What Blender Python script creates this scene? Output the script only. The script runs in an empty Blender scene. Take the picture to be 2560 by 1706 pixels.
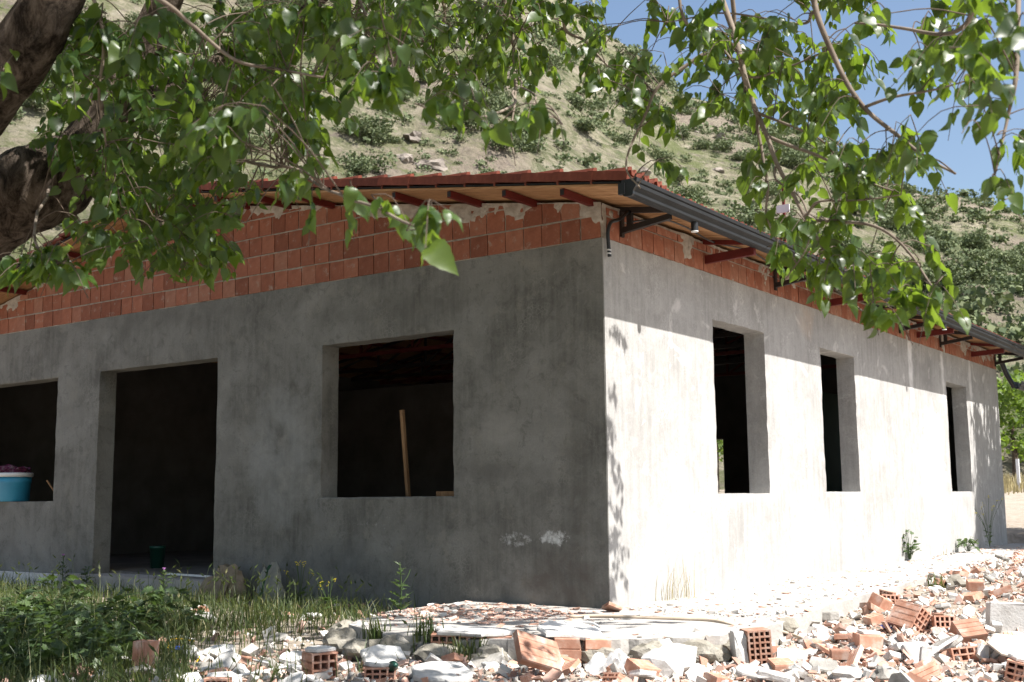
import bpy, bmesh, math, random
import numpy as np
from mathutils import Vector, Matrix, Euler, noise
S = bpy.context.scene
C = S.collection
R = math.radians
rng = np.random.default_rng(7)
random.seed(11)

# ------------------------------------------------------------------ camera, sky, sun, exposure
F_PX, PITCH, ROLL, YAW = 2867.94, 0.134219, -0.0094256, 0.62432
CAM = np.array([4.99834, -8.28617, 0.92881])
fw = np.array([-math.sin(YAW)*math.cos(PITCH), math.cos(YAW)*math.cos(PITCH), math.sin(PITCH)])
r0 = np.array([math.cos(YAW), math.sin(YAW), 0.]); u0 = np.cross(r0, fw)
rt = math.cos(ROLL)*r0 + math.sin(ROLL)*u0; up = np.cross(rt, fw)
cam = bpy.data.cameras.new('camera'); co = bpy.data.objects.new('camera', cam); C.objects.link(co)
M = Matrix.Identity(4)
for i in range(3):
    M[i][0], M[i][1], M[i][2], M[i][3] = rt[i], up[i], -fw[i], CAM[i]
co.matrix_world = M
cam.sensor_width = 36; cam.lens = 36*F_PX/2560; cam.clip_start = .1; cam.clip_end = 3000
cam.dof.use_dof = True; cam.dof.focus_distance = 10.2; cam.dof.aperture_fstop = 4.0
S.camera = co
SUN_EL, SUN_AZ = R(55), R(2.5)                     # azimuth measured from +X towards +Y
w = bpy.data.worlds.new('World'); S.world = w; w.use_nodes = True
nt = w.node_tree; sky = nt.nodes.new('ShaderNodeTexSky'); sky.sky_type = 'NISHITA'; sky.sun_disc = False
sky.sun_elevation = SUN_EL; sky.sun_rotation = R(90)-SUN_AZ; sky.air_density = 1.1; sky.dust_density = 2.2; sky.ozone_density = 1.6
bg = nt.nodes['Background']; bg.inputs[1].default_value = .078
nt.links.new(sky.outputs[0], bg.inputs[0])
sl = bpy.data.lights.new('sun', 'SUN'); sl.energy = 5.0; sl.angle = R(.53); sl.color = (1, .965, .915)
so = bpy.data.objects.new('sun', sl); C.objects.link(so)
sd = Vector((math.cos(SUN_EL)*math.cos(SUN_AZ), math.cos(SUN_EL)*math.sin(SUN_AZ), math.sin(SUN_EL)))
so.rotation_euler = sd.to_track_quat('Z', 'Y').to_euler(); so.location = (20, 0, 40)
vs = S.view_settings; vs.view_transform = 'Standard'; vs.look = 'None'; vs.exposure = 1.25; vs.gamma = 1; vs.use_curve_mapping = False

# ------------------------------------------------------------------ helpers
def ray(x, y): return fw + rt*(x-1280)/F_PX - up*(y-853)/F_PX
def P(x, y, d): return CAM + ray(x, y)*d          # pixel of the photograph and a distance in metres
def proj(p):
    d = np.asarray(p)-CAM; z = d@fw
    return 1280+F_PX*(d@rt)/z, 853-F_PX*(d@up)/z, z
def ss(a, b, x): t = np.clip((np.asarray(x, float)-a)/(b-a), 0, 1); return t*t*(3-2*t)
def _h(ix, iy, s): 
    n = np.sin(ix*127.1+iy*311.7+s*74.7)*43758.5453; return n-np.floor(n)
def vn(x, y, s=0):
    x = np.asarray(x, float); y = np.asarray(y, float)
    ix, iy = np.floor(x), np.floor(y); fx, fy = x-ix, y-iy; fx = fx*fx*(3-2*fx); fy = fy*fy*(3-2*fy)
    a = _h(ix, iy, s); b = _h(ix+1, iy, s); c = _h(ix, iy+1, s); d = _h(ix+1, iy+1, s)
    return (a*(1-fx)+b*fx)*(1-fy)+(c*(1-fx)+d*fx)*fy
def fbm(x, y, s=0, o=4):
    t = 0; a = .5
    for i in range(o): t = t+a*(vn(x*2**i, y*2**i, s+i*3.1)-.5); a *= .5
    return t
def mesh_np(name, V, Fc, smooth=False):
    V = np.asarray(V, np.float32); Fc = np.asarray(Fc, np.int32); me = bpy.data.meshes.new(name)
    k = Fc.shape[1]; n = len(Fc)
    me.vertices.add(len(V)); me.vertices.foreach_set('co', V.ravel())
    me.loops.add(n*k); me.loops.foreach_set('vertex_index', Fc.ravel())
    me.polygons.add(n); me.polygons.foreach_set('loop_start', np.arange(0, n*k, k, dtype=np.int32))
    me.polygons.foreach_set('use_smooth', np.full(n, smooth, bool))
    me.update(calc_edges=True); return me
def mesh_py(name, V, Fc, smooth=False):
    me = bpy.data.meshes.new(name); me.from_pydata([tuple(map(float, v)) for v in V], [], [tuple(f) for f in Fc]); 
    me.polygons.foreach_set('use_smooth', np.full(len(me.polygons), smooth, bool))
    me.update(); return me
def ob(name, me, mt=None, parent=None, loc=None, rot=None, scale=None):
    o = bpy.data.objects.new(name, me); C.objects.link(o)
    if mt is not None and me is not None and not me.materials: me.materials.append(mt)
    if parent is not None: o.parent = parent
    if loc is not None: o.location = [float(q) for q in loc]
    if rot is not None: o.rotation_euler = rot
    if scale is not None: o.scale = scale if hasattr(scale, '__len__') else (scale,)*3
    return o
def tag(o, label=None, cat=None, group=None, kind=None):
    if label: o['label'] = label
    if cat: o['category'] = cat
    if group: o['group'] = group
    if kind: o['kind'] = kind
    return o
def empty(name, loc=(0, 0, 0), rot=None): return ob(name, None, loc=loc, rot=rot)
class MB:
    def __init__(s): s.v = []; s.f = []
    def add(s, V, Fc):
        n = len(s.v); s.v += [tuple(map(float, q)) for q in V]; s.f += [tuple(i+n for i in f) for f in Fc]; return s
    def box(s, a, b, jit=0):
        (x0, y0, z0), (x1, y1, z1) = a, b
        V = [(x0,y0,z0),(x1,y0,z0),(x1,y1,z0),(x0,y1,z0),(x0,y0,z1),(x1,y0,z1),(x1,y1,z1),(x0,y1,z1)]
        if jit: V = [tuple(q+random.uniform(-jit, jit) for q in v) for v in V]
        return s.add(V, [(3,2,1,0),(4,5,6,7),(0,1,5,4),(1,2,6,5),(2,3,7,6),(3,0,4,7)])
    def beam(s, a, b, w, h, upv=(0, 0, 1)):       # rectangular bar from a to b
        a = Vector(a); b = Vector(b); d = (b-a).normalized(); u = Vector(upv); r = d.cross(u).normalized(); u = r.cross(d)
        V = []
        for q in (a, b):
            for sx, sz in ((-1,-1),(1,-1),(1,1),(-1,1)): V.append(q+r*sx*w/2+u*sz*h/2)
        return s.add(V, [(0,1,2,3),(7,6,5,4),(0,4,5,1),(1,5,6,2),(2,6,7,3),(3,7,4,0)])
    def tube(s, pts, rad, n=8, cap=True, wob=0, seed=0):
        pts = [Vector(p) for p in pts]; m = len(pts)
        if not hasattr(rad, '__len__'): rad = [rad]*m
        V = []; u = None
        for i, p in enumerate(pts):
            d = (pts[min(i+1, m-1)]-pts[max(i-1, 0)]).normalized()
            if u is None: u = d.orthogonal().normalized()
            u = (u-d*u.dot(d)).normalized(); r = d.cross(u)
            for k in range(n):
                a = 2*math.pi*k/n; q = p+(u*math.cos(a)+r*math.sin(a))*rad[i]
                if wob: q += (u*math.cos(a)+r*math.sin(a))*rad[i]*wob*noise.noise(Vector((q.x*3.1+seed, q.y*3.1, q.z*2)))+(u*math.cos(a)+r*math.sin(a))*rad[i]*wob*.5*noise.noise(q*9)
                V.append(q)
        Fc = [(i*n+k, i*n+(k+1)%n, (i+1)*n+(k+1)%n, (i+1)*n+k) for i in range(m-1) for k in range(n)]
        if cap: Fc += [tuple(range(n-1, -1, -1)), tuple((m-1)*n+k for k in range(n))]
        return s.add(V, Fc)
    def mesh(s, name, smooth=False): return mesh_py(name, s.v, s.f, smooth)
    def build(s, name, mt, parent=None, smooth=False, **k): return ob(name, s.mesh(name, smooth), mt, parent, **k)
def spline(pts, n=6):                              # Catmull-Rom through points (any dimension)
    p = [np.asarray(q, float) for q in pts]; p = [2*p[0]-p[1]]+p+[2*p[-1]-p[-2]]; out = []
    for i in range(1, len(p)-2):
        for t in np.arange(n)/n:
            a, b, c, d = p[i-1:i+3]
            out.append(.5*(2*b+(c-a)*t+(2*a-5*b+4*c-d)*t*t+(3*b-a-3*c+d)*t**3))
    out.append(p[-2]); return out

# ------------------------------------------------------------------ materials
class NT:
    def __init__(s, name):
        s.m = bpy.data.materials.new(name); s.m.use_nodes = True; s.t = s.m.node_tree; s.b = s.t.nodes['Principled BSDF']
    def n(s, typ, **k):
        o = s.t.nodes.new(typ)
        for a, v in k.items():
            if a.startswith('i_'): 
                key = a[2:]; key = int(key) if key.isdigit() else key
                if isinstance(v, bpy.types.NodeSocket): s.t.links.new(v, o.inputs[key])
                else: o.inputs[key].default_value = v
            else: setattr(o, a, v)
        return o
    def l(s, a, b): s.t.links.new(a, b)
    def coord(s, scale=(1, 1, 1), out='Object'):
        c = s.n('ShaderNodeTexCoord'); m = s.n('ShaderNodeMapping'); m.inputs['Scale'].default_value = scale; s.l(c.outputs[out], m.inputs[0]); return m.outputs[0]
    def world(s, scale=(1, 1, 1)):
        c = s.n('ShaderNodeNewGeometry'); m = s.n('ShaderNodeMapping'); m.inputs['Scale'].default_value = scale; s.l(c.outputs['Position'], m.inputs[0]); return m.outputs[0]
    def noise(s, vec, scale, detail=5, rough=.55, dist=0):
        o = s.n('ShaderNodeTexNoise'); s.l(vec, o.inputs['Vector']); o.inputs['Scale'].default_value = scale; o.inputs['Detail'].default_value = detail
        o.inputs['Roughness'].default_value = rough; o.inputs['Distortion'].default_value = dist; return o.outputs['Fac']
    def ramp(s, fac, stops):
        o = s.n('ShaderNodeValToRGB'); s.l(fac, o.inputs[0]); e = o.color_ramp.elements
        while len(e) < len(stops): e.new(.5)
        for q, (p, c) in zip(e, stops): q.position = p; q.color = (*c, 1) if len(c) == 3 else c
        return o.outputs[0]
    def val(s, fac, a, b, lo=0., hi=1.):
        o = s.n('ShaderNodeMapRange'); s.l(fac, o.inputs[0]); o.inputs[1].default_value = a; o.inputs[2].default_value = b; o.inputs[3].default_value = lo; o.inputs[4].default_value = hi; return o.outputs[0]
    def mix(s, fac, a, b, mode='MIX'):
        o = s.n('ShaderNodeMix', data_type='RGBA', blend_type=mode)
        for sock, v in ((o.inputs[0], fac), (o.inputs[6], a), (o.inputs[7], b)):
            if isinstance(v, bpy.types.NodeSocket): s.l(v, sock)
            else: sock.default_value = v if not hasattr(v, '__len__') else ((*v, 1) if len(v) == 3 else v)
        return o.outputs[2]
    def math(s, op, a, b=0.):
        o = s.n('ShaderNodeMath', operation=op)
        for i, v in enumerate((a, b)):
            if isinstance(v, bpy.types.NodeSocket): s.l(v, o.inputs[i])
            else: o.inputs[i].default_value = v
        return o.outputs[0]
    def bump(s, h, strength=.3, dist=.01, prev=None):
        o = s.n('ShaderNodeBump'); o.inputs['Strength'].default_value = strength; o.inputs['Distance'].default_value = dist; s.l(h, o.inputs['Height'])
        if prev is not None: s.l(prev, o.inputs['Normal'])
        s.l(o.outputs[0], s.b.inputs['Normal']); return o.outputs[0]
    def done(s, col=None, rough=.8, spec=.3, metal=0):
        if col is not None:
            if isinstance(col, bpy.types.NodeSocket): s.l(col, s.b.inputs['Base Color'])
            else: s.b.inputs['Base Color'].default_value = (*col, 1)
        if isinstance(rough, bpy.types.NodeSocket): s.l(rough, s.b.inputs['Roughness'])
        else: s.b.inputs['Roughness'].default_value = rough
        s.b.inputs['Specular IOR Level'].default_value = spec; s.b.inputs['Metallic'].default_value = metal
        return s.m
def simple(name, stops, scale=6, rough=.85, bump=.4, bscale=60, bd=.004, spec=.25, rnd=.25, world=False, metal=0, stretch=(1, 1, 1), island=False):
    t = NT(name); v = t.world(stretch) if world else t.coord(stretch)
    c = t.ramp(t.noise(v, scale, 6, .6), stops)
    if rnd:
        rn = t.n('ShaderNodeNewGeometry').outputs['Random Per Island'] if island else t.n('ShaderNodeObjectInfo').outputs['Random']
        c = t.mix(1., c, t.ramp(rn, [(0, (1-rnd,)*3), (1, (1+rnd*.6,)*3)]), 'MULTIPLY')
    if bump: t.bump(t.noise(v, bscale, 4, .6), bump, bd)
    return t.done(c, rough, spec, metal)
MT = {}
# brushed cement render, shaded side darkened in colour; damp blotches, salt bloom, painted skylight
def plaster(name, dark, mid, light, bloom_skylight_spots, patches, warm):
    t = NT(name); v = t.coord()
    big = t.noise(v, 1.1, 5, .6, .6); col = t.ramp(big, [(.34, dark), (.5, mid), (.68, light)])
    streak = t.noise(t.coord((9, 9, .7)), 1.6, 6, .65); col = t.mix(t.val(streak, .35, .7, 0, .5), col, [q*1.6 for q in mid])
    blot = t.noise(v, 3.2, 8, .68, .3); col = t.mix(t.val(blot, .56, .66, 0, .55), col, warm)
    mott = t.noise(v, 8, 9, .75, .8); col = t.mix(t.val(mott, .52, .62, 0, .4), col, [q*1.45 for q in mid]); col = t.mix(t.val(mott, .47, .36, 0, .45), col, dark)
    vor = t.n('ShaderNodeTexVoronoi', feature='DISTANCE_TO_EDGE'); t.l(v, vor.inputs['Vector']); vor.inputs['Scale'].default_value = 26
    worm = t.math('MULTIPLY', t.val(vor.outputs['Distance'], .12, .02), t.val(t.noise(v, 1.7, 5, .7), .52, .66)); col = t.mix(t.math('MULTIPLY', worm, .45), col, [q*1.9 for q in mid])
    fine = t.noise(v, 55, 5, .7); col = t.mix(t.val(fine, .3, .7, 0, .3), col, [q*.5 for q in mid])
    spots = t.noise(v, 130, 2, .5); col = t.mix(t.val(spots, .7, .76, 0, .6), col, (.08, .075, .07))
    def mask(c, r):                                # soft ellipse at a place on the wall
        m = t.n('ShaderNodeMapping', vector_type='POINT'); cc = t.n('ShaderNodeTexCoord'); t.l(cc.outputs['Object'], m.inputs[0])
        m.inputs['Scale'].default_value = [1/q for q in r]; m.inputs['Location'].default_value = [-a/b for a, b in zip(c, r)]
        ln = t.n('ShaderNodeVectorMath', operation='LENGTH'); t.l(m.outputs[0], ln.inputs[0]); return t.val(ln.outputs['Value'], 1.0, .35)
    rag = t.noise(v, 17, 8, .75); rag2 = t.noise(v, 5, 6, .7); rag3 = t.noise(v, 2.6, 7, .62, .5)
    for (c, r, amt, colr, edge) in bloom_skylight_spots:
        m = t.math('MULTIPLY', mask(c, r), amt); f = t.val(t.math('ADD', t.math('MULTIPLY', m, .42), rag if edge else rag2), .80, 1.0); col = t.mix(t.math('MULTIPLY', f, amt), col, colr)
    for (c, r, colr, amt) in patches:
        f = t.val(t.math('ADD', t.math('MULTIPLY', mask(c, r), .8), t.math('MULTIPLY', t.math('SUBTRACT', rag3, .5), 2.6)), .25, .95); col = t.mix(t.math('MULTIPLY', f, amt), col, colr)
    h = t.math('ADD', t.math('MULTIPLY', fine, .6), t.math('ADD', t.math('MULTIPLY', t.noise(t.coord((14, 14, 1.2)), 3, 4), .8), t.math('MULTIPLY', blot, .5)))
    t.bump(h, .55, .006); return t.done(col, t.val(big, .3, .7, .82, .95), .2)
SALT = (.56, .57, .56)
MT['plaster_a'] = plaster('damp shade-darkened render', (.08, .078, .070), (.152, .149, .136), (.25, .247, .23),  # gable tone is damp and also darkened to stand for its shade
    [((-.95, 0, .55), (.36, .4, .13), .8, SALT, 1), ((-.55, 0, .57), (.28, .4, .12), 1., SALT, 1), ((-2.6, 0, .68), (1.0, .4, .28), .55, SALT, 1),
     ((-2.4, 0, .45), (.8, .4, .12), .5, SALT, 1), ((-.55, 0, 2.8), (.5, .4, .22), .6, (.40, .375, .31), 1), ((-2., 0, 2.85), (1., .4, .2), .5, (.40, .375, .31), 1), ((-4.6, 0, 2.75), (1., .4, .25), .4, (.40, .375, .31), 1), ((-6.5, 0, .5), (2., .4, .6), .35, (.37, .39, .405), 1), ((-9., 0, .5), (1.5, .4, .5), .4, (.37, .39, .405), 1)],  # cool spots low on the left paint blue skylight into the colour
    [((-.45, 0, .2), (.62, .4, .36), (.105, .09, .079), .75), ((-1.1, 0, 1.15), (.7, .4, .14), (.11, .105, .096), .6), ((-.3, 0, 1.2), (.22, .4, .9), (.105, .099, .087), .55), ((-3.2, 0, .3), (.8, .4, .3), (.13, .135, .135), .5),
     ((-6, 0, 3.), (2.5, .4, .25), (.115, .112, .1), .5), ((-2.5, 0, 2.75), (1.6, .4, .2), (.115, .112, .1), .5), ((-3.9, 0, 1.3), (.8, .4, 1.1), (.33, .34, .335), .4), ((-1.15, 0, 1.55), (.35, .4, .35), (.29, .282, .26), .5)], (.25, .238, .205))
MT['plaster_b'] = plaster('dry sunlit-side render', (.265, .258, .246), (.325, .318, .306), (.39, .383, .372),  # sunlit counterpart, kept lighter than the shade-darkened gable
    [((0, 9.5, 1.9), (.4, 1.0, .5), .9, (.72, .71, .70), 1), ((0, 9.6, .8), (.4, .9, 1.1), .8, (.70, .69, .68), 1), ((0, .5, 2.75), (.4, .5, .5), .5, (.30, .28, .25), 0)],
    [((0, 8.55, 2.72), (.4, .16, .85), (.66, .65, .64), .95), ((0, 10.22, 2.7), (.4, .13, .8), (.66, .65, .64), .9), ((0, 11.85, 2.8), (.4, .13, .8), (.62, .61, .60), .9), ((0, 9.4, 2.7), (.4, .6, .45), (.24, .235, .225), .8),
     ((0, 4.6, 2.95), (.4, .35, .3), (.47, .37, .29), .4), ((0, 9.4, 1.2), (.4, .85, 1.4), (.66, .65, .64), .8)], (.40, .385, .36))
t = NT('terracotta brick'); v = t.coord(); ri = t.n('ShaderNodeObjectInfo').outputs['Random']
c = t.ramp(t.noise(v, 9, 5, .6), [(.25, (.22, .082, .05)), (.55, (.32, .125, .078)), (.8, (.42, .21, .145))])
c = t.mix(1., c, t.ramp(ri, [(0, (.66, .62, .6)), (.35, (.85, .82, .8)), (.7, (1.02, 1.0, .97)), (1, (1.0, 1.22, 1.3))]), 'MULTIPLY')
smear = t.noise(t.world((1, 1, 1)), 11, 7, .72); c = t.mix(t.val(smear, .57, .7, 0, .7), c, (.36, .31, .26))
wv = t.n('ShaderNodeTexWave', wave_type='BANDS', bands_direction='Z'); wv.inputs['Scale'].default_value = 26; wv.inputs['Distortion'].default_value = .6; t.l(v, wv.inputs[0])
t.bump(t.math('ADD', t.math('MULTIPLY', wv.outputs['Fac'], .7), t.noise(v, 40, 4)), .5, .003); MT['brick'] = t.done(c, .85, .2)
MT['terracotta'] = simple('broken terracotta', [(.25, (.36, .155, .095)), (.5, (.49, .27, .19)), (.68, (.60, .46, .39))], 11, .85, .4, 70, .003, rnd=.35)
MT['terracotta_bits'] = simple('terracotta crumbs', [(.2, (.36, .19, .13)), (.5, (.51, .32, .25)), (.8, (.63, .51, .45))], 5, .9, .3, 60, rnd=.4, island=True, world=True)
MT['tile'] = simple('red roof tile', [(.25, (.12, .033, .021)), (.6, (.20, .056, .034)), (.85, (.30, .115, .075))], 12, .7, .3, 70, .003, rnd=.3)
MT['mortar'] = simple('grey mortar', [(.25, (.22, .195, .165)), (.5, (.36, .325, .28)), (.8, (.50, .46, .41))], 12, .95, .9, 45, .01, rnd=.1)
MT['chunk'] = simple('white plaster rubble', [(.25, (.42, .40, .375)), (.5, (.58, .565, .54)), (.8, (.70, .69, .67))], 9, .9, .6, 50, .006, rnd=.25)
MT['chunk_bits'] = simple('plaster crumbs', [(.2, (.36, .33, .30)), (.5, (.56, .53, .49)), (.8, (.70, .68, .65))], 6, .9, .5, 50, rnd=.35, island=True, world=True)
MT['grey_chunk'] = simple('grey cement rubble', [(.25, (.17, .16, .145)), (.5, (.28, .265, .24)), (.8, (.40, .385, .36))], 9, .95, .8, 50, .008, rnd=.25)
MT['stone'] = simple('field stone', [(.25, (.13, .115, .09)), (.5, (.25, .23, .19)), (.8, (.38, .355, .31))], 7, .95, .9, 30, .012, rnd=.3)
MT['slab'] = simple('worn concrete walkway', [(.25, (.27, .25, .225)), (.5, (.36, .34, .315)), (.75, (.44, .42, .395))], 2.2, .95, .7, 30, .01, rnd=0, world=True)
MT['ground'] = None
t = NT('earth and dust'); v = t.world()
n1 = t.noise(v, .5, 6, .6); n2 = t.noise(v, 7, 6, .7); c = t.ramp(n2, [(.3, (.19, .15, .11)), (.5, (.30, .255, .205)), (.72, (.42, .375, .325))])
c = t.mix(t.val(n1, .4, .65, 0, .55), c, (.38, .325, .265)); t.bump(t.noise(v, 22, 6, .7), .9, .03); MT['ground'] = t.done(c, .98, .1)
t = NT('dry hillside grass'); v = t.world()
a = t.noise(v, .045, 7, .65, .3); b = t.noise(v, .42, 9, .8, .5); d = t.noise(v, 1.3, 8, .8)
c = t.ramp(b, [(.38, (.12, .14, .075)), (.47, (.22, .215, .135)), (.54, (.33, .30, .215)), (.66, (.41, .37, .29))])
c = t.mix(t.val(a, .47, .57, 0, .8), c, t.ramp(d, [(.4, (.19, .155, .13)), (.5, (.31, .25, .205)), (.62, (.44, .37, .31))]))
c = t.mix(t.val(t.noise(v, .12, 8, .75), .51, .58, 0, .8), c, (.145, .17, .07)); c = t.mix(t.val(d, .54, .6, 0, .65), c, (.12, .13, .065)); c = t.mix(t.val(t.noise(v, .75, 8, .8), .55, .60, 0, .8), c, (.21, .175, .15))
t.bump(t.math('ADD', d, b), 1., .8); MT['hill'] = t.done(c, 1., .05)
MT['rock'] = simple('hillside rock', [(.25, (.13, .11, .095)), (.5, (.26, .225, .195)), (.8, (.37, .32, .27))], .6, .95, 1., 3, .15, rnd=.3)
def leafmat(name, stops, trans=.4, rough=.38, island=True, spec=.5, tcol=(.30, .45, .035)):
    t = NT(name); g = t.n('ShaderNodeNewGeometry'); rn = g.outputs['Random Per Island'] if island else t.n('ShaderNodeObjectInfo').outputs['Random']
    c = t.ramp(rn, stops); c = t.mix(t.val(t.noise(t.coord(), 25, 3), .3, .7, 0, .3), c, [q*.6 for q in stops[0][1]])
    t.done(c, rough, spec); tr = t.n('ShaderNodeBsdfTranslucent'); t.l(t.mix(.75, c, tcol), tr.inputs[0])
    mx = t.n('ShaderNodeMixShader'); mx.inputs[0].default_value = trans; t.l(t.b.outputs[0], mx.inputs[1]); t.l(tr.outputs[0], mx.inputs[2])
    t.l(mx.outputs[0], t.t.nodes['Material Output'].inputs[0]); return t.m
LG = [(0, (.012, .031, .006)), (.5, (.023, .053, .009)), (.85, (.04, .08, .012)), (1, (.085, .12, .02))]
MT['leaf'] = leafmat('mulberry leaf', LG, .40, .40)
MT['leaf_single'] = leafmat('mulberry leaf single', LG, .40, .40, island=False)
MT['shrub'] = leafmat('hill shrub', [(0, (.085, .112, .062)), (.6, (.14, .17, .09)), (1, (.20, .22, .12))], .15, .8, spec=.1, tcol=(.12, .17, .04))  # shrub colour lightened to stand for distance haze
MT['shrub_far'] = MT['shrub']
MT['yard_leaf'] = leafmat('yard tree leaf', [(0, (.07, .12, .02)), (1, (.13, .19, .035))], .4, .5)
MT['grass'] = leafmat('weed grass', [(0, (.02, .038, .009)), (.55, (.04, .068, .016)), (.88, (.10, .12, .036)), (1, (.26, .23, .11))], .3, .55, tcol=(.25, .32, .06))
MT['weed'] = leafmat('weed leaf', [(0, (.035, .065, .02)), (1, (.075, .115, .04))], .25, .5, tcol=(.2, .32, .06))
MT['straw'] = leafmat('dry straw', [(0, (.30, .25, .12)), (1, (.42, .36, .20))], .3, .7, tcol=(.4, .34, .16))
t = NT('furrowed bark'); v = t.coord((1, 1, .45)); n1 = t.noise(v, 13, 10, .78, .5)
c = t.ramp(n1, [(.40, (.03, .022, .016)), (.5, (.115, .088, .068)), (.62, (.25, .20, .16))]); t.bump(n1, 1., .12); MT['bark'] = t.done(c, .95, .1)
MT['branch'] = simple('branch bark', [(.3, (.12, .092, .07)), (.6, (.21, .17, .135)), (.8, (.30, .25, .20))], 9, .9, .4, 40, rnd=0)
MT['twig'] = simple('twig bark', [(.3, (.06, .045, .033)), (.6, (.12, .092, .07)), (.8, (.19, .15, .12))], 9, .9, .4, 40, rnd=0)
t = NT('soffit boards'); v = t.coord((1.2, 14, 14)); n1 = t.noise(v, 3.0, 6, .6, .4)
c = t.ramp(n1, [(.3, (.27, .14, .062)), (.55, (.40, .225, .11)), (.8, (.49, .30, .16))]); c = t.mix(1., c, t.ramp(t.n('ShaderNodeObjectInfo').outputs['Random'], [(0, (.72, .68, .62)), (1, (1.1, 1.1, 1.12))]), 'MULTIPLY')
t.bump(n1, .2, .002); MT['board'] = t.done(c, .7, .3)
MT['wood'] = simple('timber batten', [(.3, (.19, .105, .05)), (.6, (.28, .165, .085)), (.8, (.36, .23, .13))], 4, .8, .3, 40, stretch=(6, 6, 1))
MT['red_steel'] = simple('red oxide primer', [(.3, (.085, .012, .010)), (.6, (.125, .018, .014)), (.85, (.16, .035, .028))], 8, .55, .2, 50, .002, rnd=.1)
MT['black_steel'] = simple('black painted steel', [(.3, (.018, .014, .013)), (.7, (.035, .026, .023))], 8, .5, .2, 50, .002, rnd=.1)
MT['gutter'] = simple('anthracite gutter', [(.3, (.018, .019, .02)), (.7, (.028, .029, .031))], 3, .55, .05, 40, .001, spec=.15, rnd=0)
MT['black_plastic'] = simple('black plastic', [(.3, (.008, .008, .009)), (.7, (.018, .018, .02))], 5, .4, 0, rnd=0, spec=.5)
MT['felt'] = simple('roof felt', [(.3, (.012, .012, .012)), (.7, (.03, .03, .03))], 5, .9, 0, rnd=0)
MT['inner'] = simple('bare inner wall', [(.3, (.075, .07, .062)), (.7, (.13, .12, .11))], 2, .95, .3, 30, rnd=0)
MT['floor'] = simple('dusty screed', [(.3, (.11, .10, .09)), (.7, (.19, .175, .155))], 2, .95, .3, 30, rnd=0)
MT['green_wall'] = simple('dark green board', [(.3, (.02, .08, .05)), (.7, (.035, .11, .07))], 2, .6, .1, 30, rnd=0)
MT['blue_plastic'] = simple('turquoise plastic', [(.3, (.02, .19, .33)), (.7, (.035, .27, .42))], 5, .45, .1, 20, rnd=0, spec=.5)
MT['white_plastic'] = simple('white plastic', [(.3, (.6, .6, .6)), (.7, (.75, .75, .74))], 5, .4, .1, 20, rnd=.1, spec=.5)
MT['yellow_plastic'] = simple('yellow strap', [(.3, (.55, .33, .02)), (.7, (.65, .42, .03))], 5, .5, 0, rnd=0)
MT['hose'] = simple('beige hose', [(.3, (.36, .29, .22)), (.7, (.46, .38, .30))], 5, .6, 0, rnd=0)
MT['paper'] = simple('kraft paper sack', [(.3, (.15, .12, .085)), (.7, (.24, .195, .145))], 5, .85, .3, 20, rnd=.2)
MT['paper_grey'] = simple('printed paper sack', [(.3, (.20, .20, .175)), (.7, (.30, .30, .27))], 5, .85, .3, 20, rnd=.1)
MT['green_print'] = simple('green printed sack', [(.3, (.012, .045, .02)), (.7, (.02, .07, .03))], 5, .7, .1, 20, rnd=0)
MT['cloth'] = simple('purple rag', [(.3, (.05, .01, .03)), (.5, (.12, .02, .06)), (.7, (.20, .17, .18))], 22, .9, .3, 20, rnd=0)
MT['blue_print'] = simple('blue wrapper', [(.3, (.02, .05, .25)), (.7, (.04, .09, .35))], 5, .5, 0, rnd=0)
MT['pink'] = simple('thistle flower', [(.3, (.42, .16, .45)), (.7, (.55, .28, .58))], 30, .8, 0, rnd=0)
MT['yellow_flower'] = simple('mustard flower', [(.3, (.62, .5, .03)), (.7, (.72, .62, .06))], 30, .8, 0, rnd=0)
MT['green_glass'] = simple('green bottle plastic', [(.3, (.008, .06, .04)), (.7, (.015, .08, .055))], 5, .3, 0, rnd=0, spec=.6)
t = NT('clear plastic film'); t.done((.75, .77, .78), .25, .5); t.b.inputs['Alpha'].default_value = .45; MT['film'] = t.m
MT['cardboard'] = simple('pale board', [(.3, (.50, .42, .34)), (.7, (.60, .52, .44))], 3, .85, .2, 20, rnd=.1)
MT['asphalt'] = simple('gravel yard', [(.3, (.33, .30, .27)), (.7, (.44, .41, .38))], 1.2, .98, .6, 12, .02, rnd=0, world=True)

# ------------------------------------------------------------------ ground, walkway, hillside, sky comes from the world
SLAB = [(-1.5, -.1), (-1.45, -1.2), (-1.05, -2.0), (-.35, -2.28), (.25, -2.2), (.7, -1.98), (1.2, -1.6), (1.55, -1.15), (1.58, -.3), (1.45, .9), (1.33, 2.2), (1.22, 4.2), (1.08, 6.6), (1.1, 10), (1.2, 14.6)]
def gz(x, y):                                      # height of the ground at x, y
    x = np.asarray(x, float); y = np.asarray(y, float)
    left = -.12-.10*ss(.3, 3.4, -y)
    right = -.17+.16*ss(-1.5, 7.5, y)
    g = left+(right-left)*ss(-2.2, .4, x)
    heap = .08*np.exp(-((x-2.7)/1.0)**2-((y-1.2)/1.5)**2)+.05*np.exp(-((x-.9)/.8)**2-((y+2.7)/.5)**2)+.08*np.exp(-((x-2.4)/.6)**2-((y-4.6)/2)**2)
    near = (1-ss(6, 12, np.hypot(x, y+1)))
    g = g+heap*near+near*.05*fbm(x*2.3, y*2.3, 5)+.012*near*fbm(x*11, y*11, 9, 2)
    d = np.hypot(x-CAM[0], y-CAM[1])
    return g*(1-ss(14, 22, d))+(.034*np.clip(d-18, 0, 60)+.1*fbm(x*.2, y*.2, 3))*ss(14, 22, d)
def axis(segs):
    a = []
    for lo, hi, st in segs: a += list(np.arange(lo, hi, st))
    return np.array(a+[segs[-1][1]])
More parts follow.
